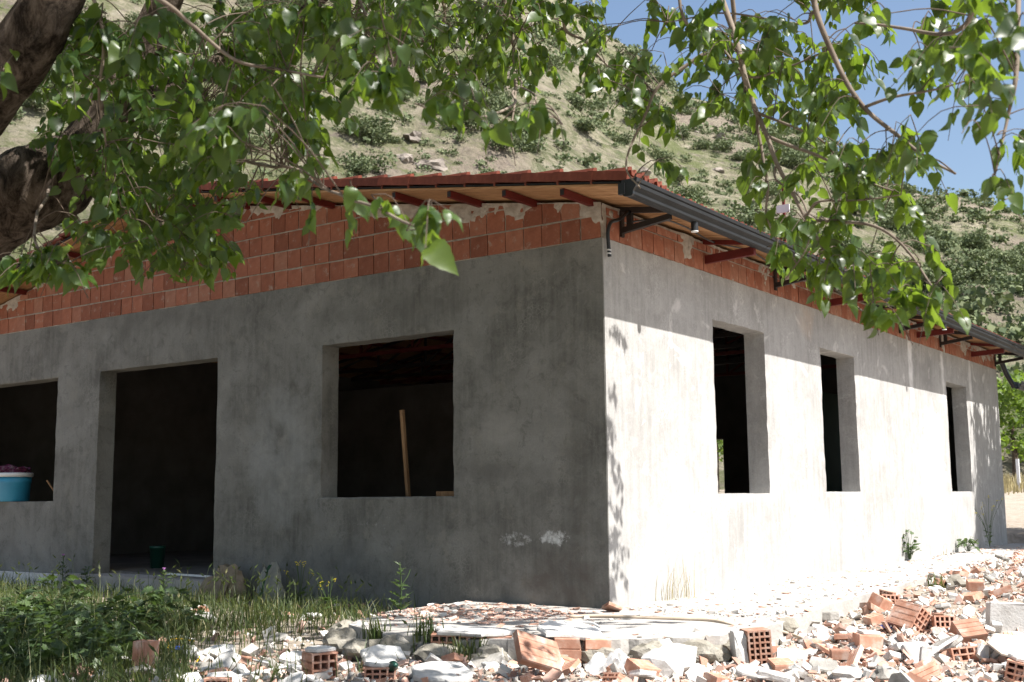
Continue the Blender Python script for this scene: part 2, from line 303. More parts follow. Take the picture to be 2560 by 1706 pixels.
xs = axis([(-1500, -150, 150), (-150, -30, 10), (-30, -10, 1.), (-10, 6, .1), (6, 20, .7), (20, 60, 5), (60, 150, 15), (150, 1500, 150)])
ys = axis([(-1500, -150, 150), (-150, -20, 10), (-20, -6, .7), (-6, 9, .1), (9, 30, .7), (30, 90, 5), (90, 200, 15), (200, 1500, 150)])
X, Y = np.meshgrid(xs, ys); Z = gz(X, Y); n = len(xs)
ins = (X < 0.1)*(X > -11)*(Y > .1)*(Y < 13.6); Z = np.where(ins, -.35, Z)
sl_in = ((X < 1.0)*(X > -1.0)*(Y > -1.6)*(Y < 0))+((X < .95)*(X > -.1)*(Y >= 0)*(Y < 14)); Z = np.where(sl_in > 0, np.minimum(Z, -.06), Z)
idx = (np.arange(len(ys)-1)[:, None]*n+np.arange(n-1)[None]).ravel()
ob('ground', mesh_np('ground', np.stack([X, Y, Z], -1).reshape(-1, 3), np.stack([idx, idx+1, idx+n+1, idx+n], 1), True), MT['ground'])['kind'] = 'structure'
def slab_poly(pts, z0, z1, name, mt, jag=.035, seg=7):
    o = []
    for (a, b), (c, d) in zip(pts, pts[1:]):
        for k in range(seg):
            q = k/seg; o.append((a+(c-a)*q+random.uniform(-jag, jag), b+(d-b)*q+random.uniform(-jag, jag)))
    o += [pts[-1], (-.06, pts[-1][1]), (-.06, .06), (-1.5, .06)]
    m = len(o); V = [(a, b, z1+random.uniform(-.008, .004)) for a, b in o]+[(a+random.uniform(-.03, .01), b, z0) for a, b in o]
    Fc = [tuple(range(m))]+[(i+m, (i+1) % m+m, (i+1) % m, i) for i in range(m)]
    me = mesh_py(name, V, Fc); bm = bmesh.new(); bm.from_mesh(me); bmesh.ops.triangulate(bm, faces=bm.faces[:]); bmesh.ops.recalc_face_normals(bm, faces=bm.faces); bm.to_mesh(me); bm.free()
    return ob(name, me, mt)
slab_poly(SLAB, -.4, 0, 'walkway', MT['slab'])['kind'] = 'structure'
# the hillside behind: rises from about 45 m away to a rocky skyline
SKY = [(-3200, -1000), (-1500, -900), (0, -640), (800, -420), (1200, -170), (1400, -20), (1450, 30), (1520, 85), (1580, 120), (1700, 232), (1881, 296), (2007, 335), (2150, 425), (2300, 505), (2408, 500), (2480, 528), (2560, 548), (2800, 640), (3400, 720), (5000, 800)]
def sky_elev(az):
    px = np.array([q[0] for q in SKY], float); py = np.array([q[1] for q in SKY], float)
    d = [ray(a, b) for a, b in zip(px, py)]; A = np.array([math.atan2(q@r0, math.hypot(q@fw, 0)) for q in d]); A = np.array([math.atan2(q@r0, q@np.array([-math.sin(YAW), math.cos(YAW), 0])) for q in d])
    El = np.array([q[2]/math.hypot(q[0], q[1]) for q in d]); return np.interp(az, A, El)
az = np.linspace(R(-62), R(58), 420); rr = np.concatenate([np.linspace(40, 235, 220), np.linspace(238, 330, 30)])
AZ, RR = np.meshgrid(az, rr)
def hill_xyz(AZ, RR):
    fh = np.array([-math.sin(YAW), math.cos(YAW)]); rh = r0[:2]
    x = CAM[0]+RR*(np.cos(AZ)*fh[0]+np.sin(AZ)*rh[0]); y = CAM[1]+RR*(np.cos(AZ)*fh[1]+np.sin(AZ)*rh[1])
    E = sky_elev(AZ); tq = np.clip((RR-46)/(190-46), 0, None); top = E*190*.97
    prof = np.where(tq < 1, tq**1.08, 1-.35*np.clip(tq-1, 0, 1.2))
    z = CAM[2]-1.5+top*prof+2.2*np.clip(tq*3, 0, 1)
    amp = np.clip((RR-50)/60, 0, 1)*np.clip(1.15-np.abs(tq-.55)*.9, .25, 1)
    z = z+amp*(11*fbm(x*.018, y*.018, 21, 3)+5.5*fbm(x*.06, y*.06, 31, 4)+1.8*np.abs(fbm(x*.2, y*.2, 41, 3)))
    return x, y, z
HX, HY, HZ = hill_xyz(AZ, RR); n = len(az); idx = (np.arange(len(rr)-1)[:, None]*n+np.arange(n-1)[None]).ravel()
ob('hillside', mesh_np('hillside', np.stack([HX, HY, HZ], -1).reshape(-1, 3), np.stack([idx, idx+1, idx+n+1, idx+n], 1), True), MT['hill'])['kind'] = 'structure'

# ------------------------------------------------------------------ the unfinished house
W, L, TOP = 11.0, 13.72, 3.12                      # width of the gable side, length of the long side, top of the render
RX, SR, SLf, ZE = -5.6, .15, .2, 3.46              # ridge position, slopes, soffit height at the corner
def soff(x): x = np.asarray(x, float); return np.where(x > RX, ZE-SR*x, ZE-SR*RX-SLf*(RX-x))
house = tag(empty('house'), 'single storey unfinished house of grey cement render and bare brick under a tiled roof', 'house')
def wall_grid(u0_, u1_, z0_, z1_, holes, th, name, mt, axis_, off, step=.09):
    cu = {u0_, u1_}; cz = {z0_, z1_}
    for a, b, c, d in holes: cu |= {a, b}; cz |= {c, d}
    def fill(s):
        s = sorted(q for q in s); o = []
        for a, b in zip(s, s[1:]): k = max(1, int(round((b-a)/step))); o += [a+(b-a)*i/k for i in range(k)]
        return np.array(o+[s[-1]])
    us, zs = fill([q for q in cu if u0_ <= q <= u1_]), fill([q for q in cz if z0_ <= q <= z1_]); nu, nz = len(us), len(zs); um = (us[:-1]+us[1:])/2; zm = (zs[:-1]+zs[1:])/2
    solid = np.ones((nu-1, nz-1), bool)
    for a, b, c, d in holes: solid &= ~(((um > a)&(um < b))[:, None]&((zm > c)&(zm < d))[None])
    V = []; key = {}; Fc = []
    def vert(i, j, k):
        if (i, j, k) in key: return key[i, j, k]
        u, z = us[i], zs[j]; e = any((abs(u-a) < 1e-6 or abs(u-b) < 1e-6) and c-1e-6 <= z <= d+1e-6 or (abs(z-c) < 1e-6 or abs(z-d) < 1e-6) and a-1e-6 <= u <= b+1e-6 for a, b, c, d in holes)
        dn = .010*float(fbm(u*1.3, z*1.3, 77+off)) if k == 0 else 0
        if axis_ == 'x' and k == 0 and us[i] > -.3: dn = -.004
        if e: u += .011*float(fbm(z*5+u, u*3, 5)) + random.uniform(-.003, .003); z += .011*float(fbm(u*5, z*3+u, 8)) + random.uniform(-.003, .003)
        if e and k == 0: dn += random.uniform(.002, .010)
        if abs(zs[j]-z1_) < 1e-6: z += .018*float(fbm(u*6, 1., 15))+random.uniform(-.006, .006)
        q = (th if k else 0.)+dn
        V.append((u, q, z) if axis_ == 'x' else (-q, u, z)); key[i, j, k] = len(V)-1; return len(V)-1
    for i in range(nu-1):
        for j in range(nz-1):
            if not solid[i, j]: continue
            Fc.append([vert(i, j, 0), vert(i+1, j, 0), vert(i+1, j+1, 0), vert(i, j+1, 0)]); Fc.append([vert(i, j+1, 1), vert(i+1, j+1, 1), vert(i+1, j, 1), vert(i, j, 1)])
            for di, dj, (a, b) in ((-1, 0, ((i, j), (i, j+1))), (1, 0, ((i+1, j+1), (i+1, j))), (0, -1, ((i+1, j), (i, j))), (0, 1, ((i, j+1), (i+1, j+1)))):
                ii, jj = i+di, j+dj
                if 0 <= ii < nu-1 and 0 <= jj < nz-1 and solid[ii, jj]: continue
                Fc.append([vert(*a, 0), vert(*a, 1), vert(*b, 1), vert(*b, 0)][::-1])
    return ob(name, mesh_np(name, V, Fc), mt, house)
TH = .24
WIN_A = [(-3.36, -1.65, .93, 2.47), (-7.13, -4.97, .05, 2.47), (-9.75, -8.0, .915, 2.45)]
WIN_B = [(2.09, 3.35, .93, 2.665), (5.0, 6.18, .94, 2.66), (10.38, 11.58, .93, 2.655)]
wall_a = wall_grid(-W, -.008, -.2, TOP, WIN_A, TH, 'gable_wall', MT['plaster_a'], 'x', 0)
wall_b = wall_grid(.001, L, -.2, TOP, WIN_B, TH, 'side_wall', MT['plaster_b'], 'y', 4)
def plain_wall(name, a, b, mt, parent=house): return MB().box(a, b).build(name, mt, parent)
# far and left walls with one opening towards the hill
bw = MB()
for a, b in (((-W+.001, L-.24, -.2), (-6.4, L-.001, 3.3)), ((-5.35, L-.24, -.2), (-.241, L-.001, 3.3)), ((-6.4, L-.24, -.2), (-5.35, L-.001, .9)), ((-6.4, L-.24, 2.05), (-5.35, L-.001, 3.3))): bw.box(a, b)
bw.add([(-W+.001, L-.24, 3.301), (-.1, L-.24, 3.301), (-.1, L-.24, ZE-.03), (RX, L-.24, float(soff(RX))-.03), (-W+.001, L-.24, 3.302), (-W+.001, L-.001, 3.301), (-.1, L-.001, 3.301), (-.1, L-.001, ZE-.03), (RX, L-.001, float(soff(RX))-.03), (-W+.001, L-.001, 3.302)], [(0, 1, 2, 3, 4), (9, 8, 7, 6, 5), (0, 5, 6, 1), (1, 6, 7, 2), (2, 7, 8, 3), (3, 8, 9, 4), (4, 9, 5, 0)])
bw.build('back_wall', MT['inner'], house)
plain_wall('left_wall', (-W, TH+.001, -.2), (-W+.24, L-.245, 3.3), MT['inner'])
plain_wall('floor_slab', (-W+.245, .245, -.1), (-.245, L-.245, .08), MT['floor'])
plain_wall('threshold', (-7.6, -.14, -.25), (-4.9, .242, .06), MT['slab'])
plain_wall('plinth', (-W, -.10, -.25), (-7.6, -.004, .04), MT['chunk'])
plain_wall('partition', (-1.3, 6.9, .081), (-1.2, 13.4, 2.42), MT['green_wall'])
plain_wall('partition', (-10.7, 7.6, .081), (-6.9, 7.75, 2.95), MT['inner'])
# gable filling: mortar body with every brick laid in it
def mortar_face(name, u0_, u1_, z0_, top, axis_, seed, inset, strong):
    us = np.linspace(u0_, u1_, int((u1_-u0_)/.03)); nu = len(us); nz = 40; V = []
    for i, u in enumerate(us):
        zt = top(u)
        for j in range(nz):
            z = z0_+(zt-z0_)*j/(nz-1); d = zt-z
            nn = float(fbm(u*3.2, z*3.2, seed, 4))*2+float(fbm(u*14, z*14, seed+3, 3))*.8
            q = inset-.024*max(0, min(1, (nn+strong*(1-d/.14 if d < .28 else -1))*1.6)); V.append((u, q, z) if axis_ == 'x' else (-q, u, z))
    V = np.array(V); idx = (np.arange(nu-1)[:, None]*nz+np.arange(nz-1)[None]).ravel(); Fc = np.stack([idx, idx+nz, idx+nz+1, idx+1], 1)
    return ob(name, mesh_np(name, V, Fc), MT['mortar'], house)
TOPA = lambda u: float(soff(u))-.03
mg = mortar_face('gable_mortar', -W+.01, .001, TOP-.004, TOPA, 'x', 51, .005, .5)
mb_ = mortar_face('side_mortar', .0, L, TOP-.004, lambda u: ZE-.035, 'y', 61, .005, .25)
# inner leaf closing the gable behind the bricks
gi = MB(); gi.add([(-W+.01, .06, TOP-.2), (-.02, .06, TOP-.2), (-.02, .06, ZE-.03), (RX, .06, TOPA(RX)), (-W+.01, .06, TOPA(-W+.01)), (-W+.01, .2, TOP-.2), (-.02, .2, TOP-.2), (-.02, .2, ZE-.03), (RX, .2, TOPA(RX)), (-W+.01, .2, TOPA(-W+.01))],
    [(0, 1, 2, 3, 4), (9, 8, 7, 6, 5), (0, 5, 6, 1), (1, 6, 7, 2), (2, 7, 8, 3), (3, 8, 9, 4), (4, 9, 5, 0)]); gi.build('gable_core', MT['inner'], house)
plain_wall('side_core', (-.2, .21, TOP-.1), (-.05, L-.01, ZE-.04), MT['inner'])
BW, BH = .192, .188
def bricks(axis_, u0_, u1_, top, parent):
    z = TOP+.006; row = 0
    while True:
        offs = random.uniform(0, .1) if row % 2 == 0 else .1+random.uniform(-.02, .02); u = u0_+.004-(offs if row else 0); any_ = False
        while u < u1_-.03:
            bwid = BW*random.choice([1, 1, 1, .98, 1.02]); a = max(u, u0_+.004); b = min(u+bwid, u1_-.004); u += bwid+random.choice([.009, .011, .015])
            if b-a < .03: continue
            ta, tb = top(a)-.012, top(b)-.012; hi = z+BH+random.uniform(-.004, .003); za, zb = min(hi, ta), min(hi, tb)
            if max(za, zb)-z < .035: continue
            any_ = True; za = max(za, z+.01); zb = max(zb, z+.01); y0 = random.uniform(-.011, -.004); m = MB(); cx, cz = (a+b)/2, z
            r_ = lambda: random.uniform(-.002, .002)
            V = [(a-cx+r_(), y0+r_(), 0), (b-cx+r_(), y0+r_(), 0), (b-cx+r_(), y0, zb-cz+r_()), (a-cx+r_(), y0, za-cz+r_()), (a-cx, .055, 0), (b-cx, .055, 0), (b-cx, .055, zb-cz), (a-cx, .055, za-cz)]
            if axis_ == 'y': V = [(-y, x, q) for x, y, q in V]
            m.add(V, [(0, 1, 2, 3), (1, 5, 6, 2), (3, 2, 6, 7), (0, 3, 7, 4), (0, 4, 5, 1), (5, 4, 7, 6)])
            m.build('brick', MT['brick'], parent, loc=(cx, 0, cz) if axis_ == 'x' else (0, cx, cz))
        row += 1; z += BH+.017
        if not any_ or row > 9: break
bricks('x', -W+.02, -.004, TOPA, mg)
bricks('y', .062, L-.01, lambda u: ZE-.05, mb_)
# roof: boards, felt, tiles, purlins, trusses, gutter
roof = ob('roof', None, parent=house)
VO, EO = .50, .50                                  # overhang past the gable and past the side wall
def sl_pts(y0, y1, x0, x1, dz0, dz1):
    return [(x0, y0, float(soff(x0))+dz0), (x1, y0, float(soff(x1))+dz0), (x1, y1, float(soff(x1))+dz0), (x0, y1, float(soff(x0))+dz0), (x0, y0, float(soff(x0))+dz1), (x1, y0, float(soff(x1))+dz1), (x1, y1, float(soff(x1))+dz1), (x0, y1, float(soff(x0))+dz1)]
BOXF = [(3, 2, 1, 0), (4, 5, 6, 7), (0, 1, 5, 4), (1, 2, 6, 5), (2, 3, 7, 6), (3, 0, 4, 7)]
y = -VO; nb = 0
while y < L+.55:
    wd = random.choice([.115, .12, .125]); zz = random.uniform(-.002, .002)
    V = [(a, b-y, c+zz) for a, b, c in sl_pts(y, y+wd-.004, RX+.002, EO-.02, 0, .018)]
    MB().add(V, BOXF).build('board', MT['board'], roof, loc=(0, y, 0)); 
    if nb < 6:
        V = [(a, b-y, c+zz) for a, b, c in sl_pts(y, y+wd-.004, -W-.5, RX-.002, 0, .018)]; MB().add(V, BOXF).build('board', MT['board'], roof, loc=(0, y, 0))
    y += wd; nb += 1
    if nb == 6: yl = y
MB().add(sl_pts(yl, L+.5, -W-.5, RX-.002, 0, .018), BOXF).build('board_deck', MT['board'], roof)
f_ = MB(); f_.add(sl_pts(-VO-.012, L+.52, RX, EO+.0, .021, .034), BOXF); f_.add(sl_pts(-VO-.012, L+.52, -W-.5, RX, .021, .034), BOXF); f_.build('roof_felt', MT['felt'], roof)
MB().box((EO-.017, -VO-.006, 0), (EO+.004, L+.5, .075)).build('fascia', MT['black_steel'], roof, loc=(0, 0, float(soff(EO))-.045))
def tile_mesh():                                   # interlocking tile: length along -x (up the slope), two pans and a roll
    m = MB(); prof = [(0, .0), (.012, .028), (.05, .034), (.07, .012), (.105, .008), (.115, .026), (.13, .026), (.14, .008), (.18, .008), (.2, .016), (.222, .016)]
    Ln = .385; th = .013; V = []
    for x, dz in ((0, .034), (-Ln, .0)):
        for yv, zv in prof: V.append((x, yv, zv+dz+th))
    for x, dz in ((0, .034), (-Ln, .0)):
        for yv, zv in prof: V.append((x, yv, max(0, zv-.006)+dz))
    k = len(prof); Fc = []
    for i in range(k-1):
        Fc += [(i, i+1, k+i+1, k+i), (2*k+i+1, 2*k+i, 3*k+i, 3*k+i+1), (i+1, i, 2*k+i, 2*k+i+1), (k+i, k+i+1, 3*k+i+1, 3*k+i)]
    Fc += [(0, k, 3*k, 2*k), (2*k-1, k-1, 3*k-1, 4*k-1)]; m.add(V, Fc)
    m.box((-.012, .0, -.012), (.002, .22, .03)); m.box((-Ln, -.004, .002), (-.0, .004, .05)); return m.mesh('roof_tile')
tm = tile_mesh(); tv = np.array([v.co[:] for v in tm.vertices]); tf = [tuple(p.vertices) for p in tm.polygons]; bulkV = []; bulkF = []
for side in (0, 1):
    ang = math.atan(SR if side == 0 else SLf); rows = 19 if side == 0 else 17
    for r_ in range(rows):
        for cidx in range(68):
            if side == 1 and cidx > 3: continue
            yv = -VO-.022+cidx*.214; x0_ = EO+.045-r_*.328 if side == 0 else -W-.5-.045+r_*.328
            z0_ = float(soff(x0_))+.036
            Mx = Matrix.Translation((x0_, yv, z0_)) @ (Matrix.Rotation(ang, 4, 'Y') if side == 0 else Matrix.Translation((0, .222, 0)) @ Matrix.Rotation(-ang, 4, 'Y') @ Matrix.Rotation(math.pi, 4, 'Z'))
            Mx = Mx @ Matrix.Rotation(random.uniform(-.012, .012), 4, 'Z') @ Matrix.Rotation(random.uniform(-.012, .012), 4, 'X')
            if cidx < 3 or (r_ == 0 and side == 0):
                o = ob('roof_tile', tm, MT['tile'], roof); o.matrix_local = Mx @ Matrix.Rotation(-.03*-1 if cidx < 3 else 0, 4, 'Y') @ Matrix.Diagonal((1, 1, 1.55 if cidx < 3 else 1, 1))
            else:
                b_ = len(bulkV)*len(tv); A_ = np.array(Mx); bulkV.append(tv@A_[:3, :3].T+A_[:3, 3]); bulkF += [tuple(q+b_ for q in f) for f in tf]
tag(ob('tile_field', mesh_py('tile_field', np.concatenate(bulkV), bulkF), MT['tile'], roof), kind='stuff')
rc = MB()
for i in range(38): rc.tube([(RX, -VO-.02+i*.38, float(soff(RX))+.07), (RX, -VO+.4+i*.38, float(soff(RX))+.085)], .085, 8)
rc.build('ridge_capping', MT['tile'], roof)
k_ = 0
for x in [-.1, -.7, -1.31, -1.97, -2.6, -3.22, -3.85, -4.5, -5.2, -6.0, -6.7, -7.4, -8.1, -8.8, -9.5, -10.2, -10.8]:
    zt = float(soff(x))-.006; m = MB()
    m.box((-.022, -.475, -.062), (.022, L+.35, -.004)); o = m.build('purlin', MT['red_steel'], roof, loc=(x, 0, zt))
    MB().box((-.018, -.478, -.057), (.018, -.4752, -.008)).build('end_cap', MT['black_steel'], o)
def truss(y, mt, red, stop=True):
    ro = ob('roof_truss', None, parent=house, loc=(0, y, 0)); z1 = 3.235
    m = MB(); xe = .455; m.beam((xe, 0, float(soff(xe))-.035), (RX, 0, float(soff(RX))-.10), .04, .045 if red else .05); m.beam((RX, 0, float(soff(RX))-.10), (-W+.3, 0, float(soff(-W+.3))-.035), .04, .045); m.build('rafter', mt, ro)
    h = .082 if red else .05; m = MB(); m.beam((.53 if red else .5, 0, z1+.03 if red else z1+.055), (-.3, 0, z1-.01 if red else z1-.045), .045, h); m.beam((-.3, 0, z1-.02), (-W+.3, 0, z1-.02), .045, .06); m.build('bottom_chord', mt, ro)
    if red: MB().box((.5305, -.026, z1-.012), (.536, .026, z1+.072)).build('end_plate', mt, ro)
    else:
        MB().beam((.10, 0, z1-.02), (.10, 0, ZE-.06), .04, .05, (1, 0, 0)).build('post', mt, ro); MB().beam((.012, 0, z1-.06), (.012, 0, ZE-.05), .05, .035, (1, 0, 0)).build('wall_plate', mt, ro)
    m = MB()
    for xx in np.arange(-1.2, -W+1, -1.1):
        zt = float(soff(xx))-.12; m.beam((xx, 0, z1), (xx, 0, zt), .035, .035, (1, 0, 0)); m.beam((xx, 0, zt), (xx-1.05, 0, z1+.01), .03, .03, (0, 1, 0))
    m.build('web', mt, ro); return ro
for y, red in [(.30, 0), (1.95, 1), (3.67, 0), (5.28, 1), (6.9, 0), (8.1, 0), (8.93, 1), (10.12, 0), (12.0, 1), (13.62, 0)]: truss(y, MT['red_steel'] if red else MT['black_steel'], red)
# gutter: moulded profile with end cap, joint collars, outlets
gp = [(a_, b_*1.06) for a_, b_ in [(0, .125), (0, .03), (.018, .004), (.05, 0), (.088, .0), (.098, .012), (.100, .035), (.112, .055), (.125, .066), (.128, .088), (.120, .096), (.134, .104), (.138, .128), (.128, .134), (.118, .128)]]
def gutter(y0, y1, off=0, inner=True):
    V = []; pr = gp+[(a-.006 if a > .01 else a+.006, b+.006) for a, b in gp[::-1]] if inner else gp
    for y in (y0, y1):
        for a, b in pr: V.append((a+(off if a > .02 else -off*0), y, b+(-off if b < .1 else off)))
    k = len(pr); return V, [(i, (i+1) % k, k+(i+1) % k, k+i) for i in range(k)]
GX, GZ = EO-.012+.02, 3.285
go = ob('gutter', None, parent=roof, loc=(GX, 0, GZ))
m = MB(); m.add(*gutter(-.515, L+.62)); m.build('channel', MT['gutter'], go)
for y in (-.535, L+.622):
    V = [(a*1.05-.004, y, b*1.03-.002) for a, b in gp]+[(a*1.05-.004, y+.03, b*1.03-.002) for a, b in gp]; k = len(gp)
    MB().add(V, [tuple(range(k)), tuple(range(2*k-1, k-1, -1))]+[(i, k+i, k+(i+1) % k, (i+1) % k) for i in range(k)]).build('end_cap', MT['black_plastic'], go)
MB().box((-.03, -.545, .02), (.03, -.50, .11)).build('end_bracket', MT['black_plastic'], go)
for y in (3.3, 7.2, 11.1):
    V = [(a*1.05-.003, y, b*1.02-.003) for a, b in gp]+[(a*1.05-.003, y+.07, b*1.02-.003) for a, b in gp]; k = len(gp)
    MB().add(V, [(i, k+i, k+(i+1), i+1) for i in range(k-1)]).build('joint_collar', MT['gutter'], go)
for y in (.62, 8.35):
    MB().tube([(.055, y, -.075), (.055, y, .004)], .032, 16).build('outlet', MT['black_plastic'], go)
    MB().tube([(.055, y, -.082), (.055, y, -.0752)], .033, 16).build('outlet_rim', MT['white_plastic'], go)
# cable conduit hanging from the first truss at the corner
cn = ob('conduit', None, parent=house)
pts = spline([(.10, .30, 3.40), (.07, .16, 3.30), (.05, .06, 3.26), (.035, .03, 3.17), (.035, .035, 3.05), (.04, .04, 2.955)], 6)
MB().tube(pts, .017, 10).build('pipe', MT['black_plastic'], cn)
for z in (3.005, 2.975): MB().tube([(.037, .036, z), (.038, .037, z+.012)], .0195, 10).build('tape', MT['white_plastic'], cn)
MB().tube([tuple(q) for q in spline([(.12, .3, 3.30), (.25, .6, 3.36), (.2, 1.2, 3.40), (.12, 1.9, 3.40), (.2, 2.6, 3.415), (.1, 3.6, 3.40), (.15, 4.5, 3.41), (.1, 5.6, 3.4)], 6)], .009, 6).build('cable', MT['black_plastic'], cn)
# drooping downpipe and low gutter stub at the far corner
dp = ob('downpipe', None, parent=house)
MB().tube([(.08, L+.10, 3.26), (.13, L+.18, 3.05), (.24, L+.24, 2.80)], .045, 10).build('pipe', MT['black_plastic'], dp)
m = MB(); m.add([(a, b, c) for a, b, c in [(q[0]+.22, q[1], q[2]+2.78) for q in gutter(L+.3, L+1.6)[0]]], gutter(0, 1)[1]); m.build('lower_channel', MT['gutter'], dp)

# things in and on the house

bk = tag(empty('bucket', (-9.12, .13, .917)), 'turquoise plastic paint bucket with white rim on the window sill', 'bucket')
def lathe(prof, n=32):
    V = [(r*math.cos(2*math.pi*k/n), r*math.sin(2*math.pi*k/n), z) for r, z in prof for k in range(n)]
    return V, [(i*n+k, i*n+(k+1) % n, (i+1)*n+(k+1) % n, (i+1)*n+k) for i in range(len(prof)-1) for k in range(n)]
MB().add(*lathe([(0, 0), (.145, 0), (.15, .01), (.160, .2), (.163, .205), (.165, .215), (.168, .28), (.158, .28), (.14, .02), (0, .02)])).build('body', MT['blue_plastic'], bk, True)
MB().add(*lathe([(.169, .275), (.180, .278), (.181, .318), (.172, .322), (.162, .318), (.162, .276)])).build('rim', MT['white_plastic'], bk, True)
def blob(r, sub, amp, fr, seed, sc=(1, 1, 1)):
    bm = bmesh.new(); bmesh.ops.create_icosphere(bm, subdivisions=sub, radius=r)
    for v in bm.verts:
        q = v.co*fr/r+Vector((seed*7.3, seed*3.1, seed)); v.co *= 1+amp*noise.noise(q)+amp*.5*noise.noise(q*2.3); v.co = Vector((v.co.x*sc[0], v.co.y*sc[1], v.co.z*sc[2]))
    me = bpy.data.meshes.new('lump'); bm.to_mesh(me); bm.free(); return me
bk.scale = (1.45, 1.35, 1.15)
tag(ob('rag_bundle', blob(.2, 3, .8, 4, 4, (1, 1, .42)), MT['cloth'], loc=(-9.12, .13, 1.29)), 'crumpled purple rags piled in the turquoise bucket', 'rags')
tag(MB().tube([(-8.17, .22, .92), (-8.33, .12, 1.18)], [.009, .011], 8).build('stick', MT['wood']), 'short pale stick leaning beside the turquoise bucket', 'stick')
b0 = P(970, 1240, 1); 
def onA(px, py, yy=0.):
    d = ray(px, py); return CAM+d*((yy-CAM[1])/d[1])
p0, p1 = onA(1025, 1300, .5), onA(1005, 1025, .32)
lp = MB(); dirv = (p1-p0); base = p0-dirv*((p0[2]-.08)/dirv[2]); lp.beam(base, p1, .035, .035, (0, 1, 0)); lp.build('batten', MT['wood']); tag(bpy.data.objects['batten'], 'long wooden batten standing inside the gable window', 'batten')
q0, q1 = onA(1104, 1238, .16), onA(1132, 1236, .10)
tag(MB().beam((q0[0], .13, .955), (-1.66, .13, .955), .10, .045).build('wood_block', MT['wood']), 'wooden block end on the gable window sill', 'block')
tag(MB().beam((-4.4, 2.6, .10), (-5.5, 1.4, 1.5), .05, .03).build('plank', MT['wood']), 'narrow plank leaning in the dark doorway', 'plank')
tag(MB().beam((-5.9, .12, .095), (-5.05, .05, .095), .03, .02).build('trim_strip', MT['white_plastic']), 'white plastic strip lying on the doorstep', 'strip')
tag(MB().add(*lathe([(0, 0), (.08, 0), (.095, .24), (.10, .24), (.10, .27), (0, .27)])).build('paint_pail', MT['green_glass'], smooth=True, loc=(-7.1, .9, .081)), 'green pail standing inside the doorway', 'pail')
ic = tag(empty('steel_column', (-1.75, 1.3, .08)), 'red steel column standing inside the gable window', 'column'); MB().box((-.05, -.05, .012), (.05, .05, 3.1)).build('shaft', MT['red_steel'], ic); MB().box((-.1, -.1, 0), (.1, .1, .0118)).build('base_plate', MT['red_steel'], ic)
# roof-top mast seen through the leaves
ms = tag(empty('mast', (-1.4, 7.5, float(soff(-1.4))+.06)), 'thin red steel mast with a small pale box on the roof', 'mast')
MB().beam((0, 0, 0), (0, 0, 1.75), .035, .035, (1, 0, 0)).build('pole', MT['red_steel'], ms); MB().beam((-.25, 0, .0), (0, 0, 1.2), .02, .02, (0, 1, 0)).build('brace', MT['red_steel'], ms); MB().box((-.1, -.04, 1.3), (.1, -.019, 1.42)).build('box', MT['white_plastic'], ms)

# ------------------------------------------------------------------ rubble
def in_slab(x, y):
    if y >= -.02: return (-.1 < x < np.interp(y, [a[1] for a in SLAB[7:]], [a[0] for a in SLAB[7:]]))
    pts = SLAB+[(0, 14.6), (0, 0), (-1.5, 0)]; c = False; j = len(pts)-1
    for i in range(len(pts)):
        if (pts[i][1] > y) != (pts[j][1] > y) and x < (pts[j][0]-pts[i][0])*(y-pts[i][1])/(pts[j][1]-pts[i][1])+pts[i][0]: c = not c
        j = i
    return c
def hgt(x, y): return 0. if in_slab(x, y) else float(gz(x, y))
def hit(px, py):
    d = ray(px, py); t_ = 4.
    while t_ < 60:
        q = CAM+d*t_
        if q[2] < hgt(q[0], q[1]): break
        t_ += .03
    return q
def face(yaw=0, tx=0, ty=0): return (Matrix.Rotation(YAW, 4, 'Z') @ Matrix.Rotation(R(yaw), 4, 'Z') @ Matrix.Rotation(R(tx), 4, 'X') @ Matrix.Rotation(R(ty), 4, 'Y')).to_euler()
def chunk_mesh(w_, d_, t_, n=9, seed=0, rough=.12):   # irregular slab fragment lying in xy, thickness t
    rs = random.Random(seed); A = sorted(rs.uniform(0, 2*math.pi) for _ in range(n)); A = [2*math.pi*i/n+rs.uniform(-.25, .25) for i in range(n)]
    def sq(a): c, s_ = math.cos(a), math.sin(a); k = 1/max(abs(c), abs(s_))**.75; return c*k, s_*k
    rim = [(sq(a)[0]*w_/2*rs.uniform(.78, 1.05), sq(a)[1]*d_/2*rs.uniform(.78, 1.05)) for a in A]
    V = []; e = min(.012, t_*.25)
    for sc, z in ((.93, 0), (1.0, e), (1.0, t_-e), (.955, t_)):
        for (x, y) in rim: V.append((x*sc+rs.uniform(-1, 1)*rough*t_*.5, y*sc+rs.uniform(-1, 1)*rough*t_*.5, z+rs.uniform(-1, 1)*rough*t_*.35))
    V += [(0, 0, t_*1.0), (0, 0, 0)]
    Fc = [(k*n+i, k*n+(i+1) % n, (k+1)*n+(i+1) % n, (k+1)*n+i) for k in range(3) for i in range(n)]+[(3*n+i, 3*n+(i+1) % n, 4*n) for i in range(n)]+[((i+1) % n, i, 4*n+1) for i in range(n)]
    return mesh_py('fragment', V, Fc)
def hollow_mesh(w_, h_, l_, nx, nz, seed=0, th=.011):
    rs = random.Random(seed); m = MB()
    for i in range(nx+1):
        x = -w_/2+w_*i/nx; m.box((x-th/2, rs.uniform(-.004, .004), 0), (x+th/2, l_*rs.uniform(.75, 1.), h_))
    for j in range(nz+1):
        z = h_*j/nz; m.box((-w_/2-th/2, rs.uniform(-.003, .003), z-th/2), (w_/2+th/2, l_*rs.uniform(.75, 1.), z+th/2))
    m.box((-w_/2, l_*.55, 0), (w_/2, l_*.6, h_)); return m.mesh('shell')
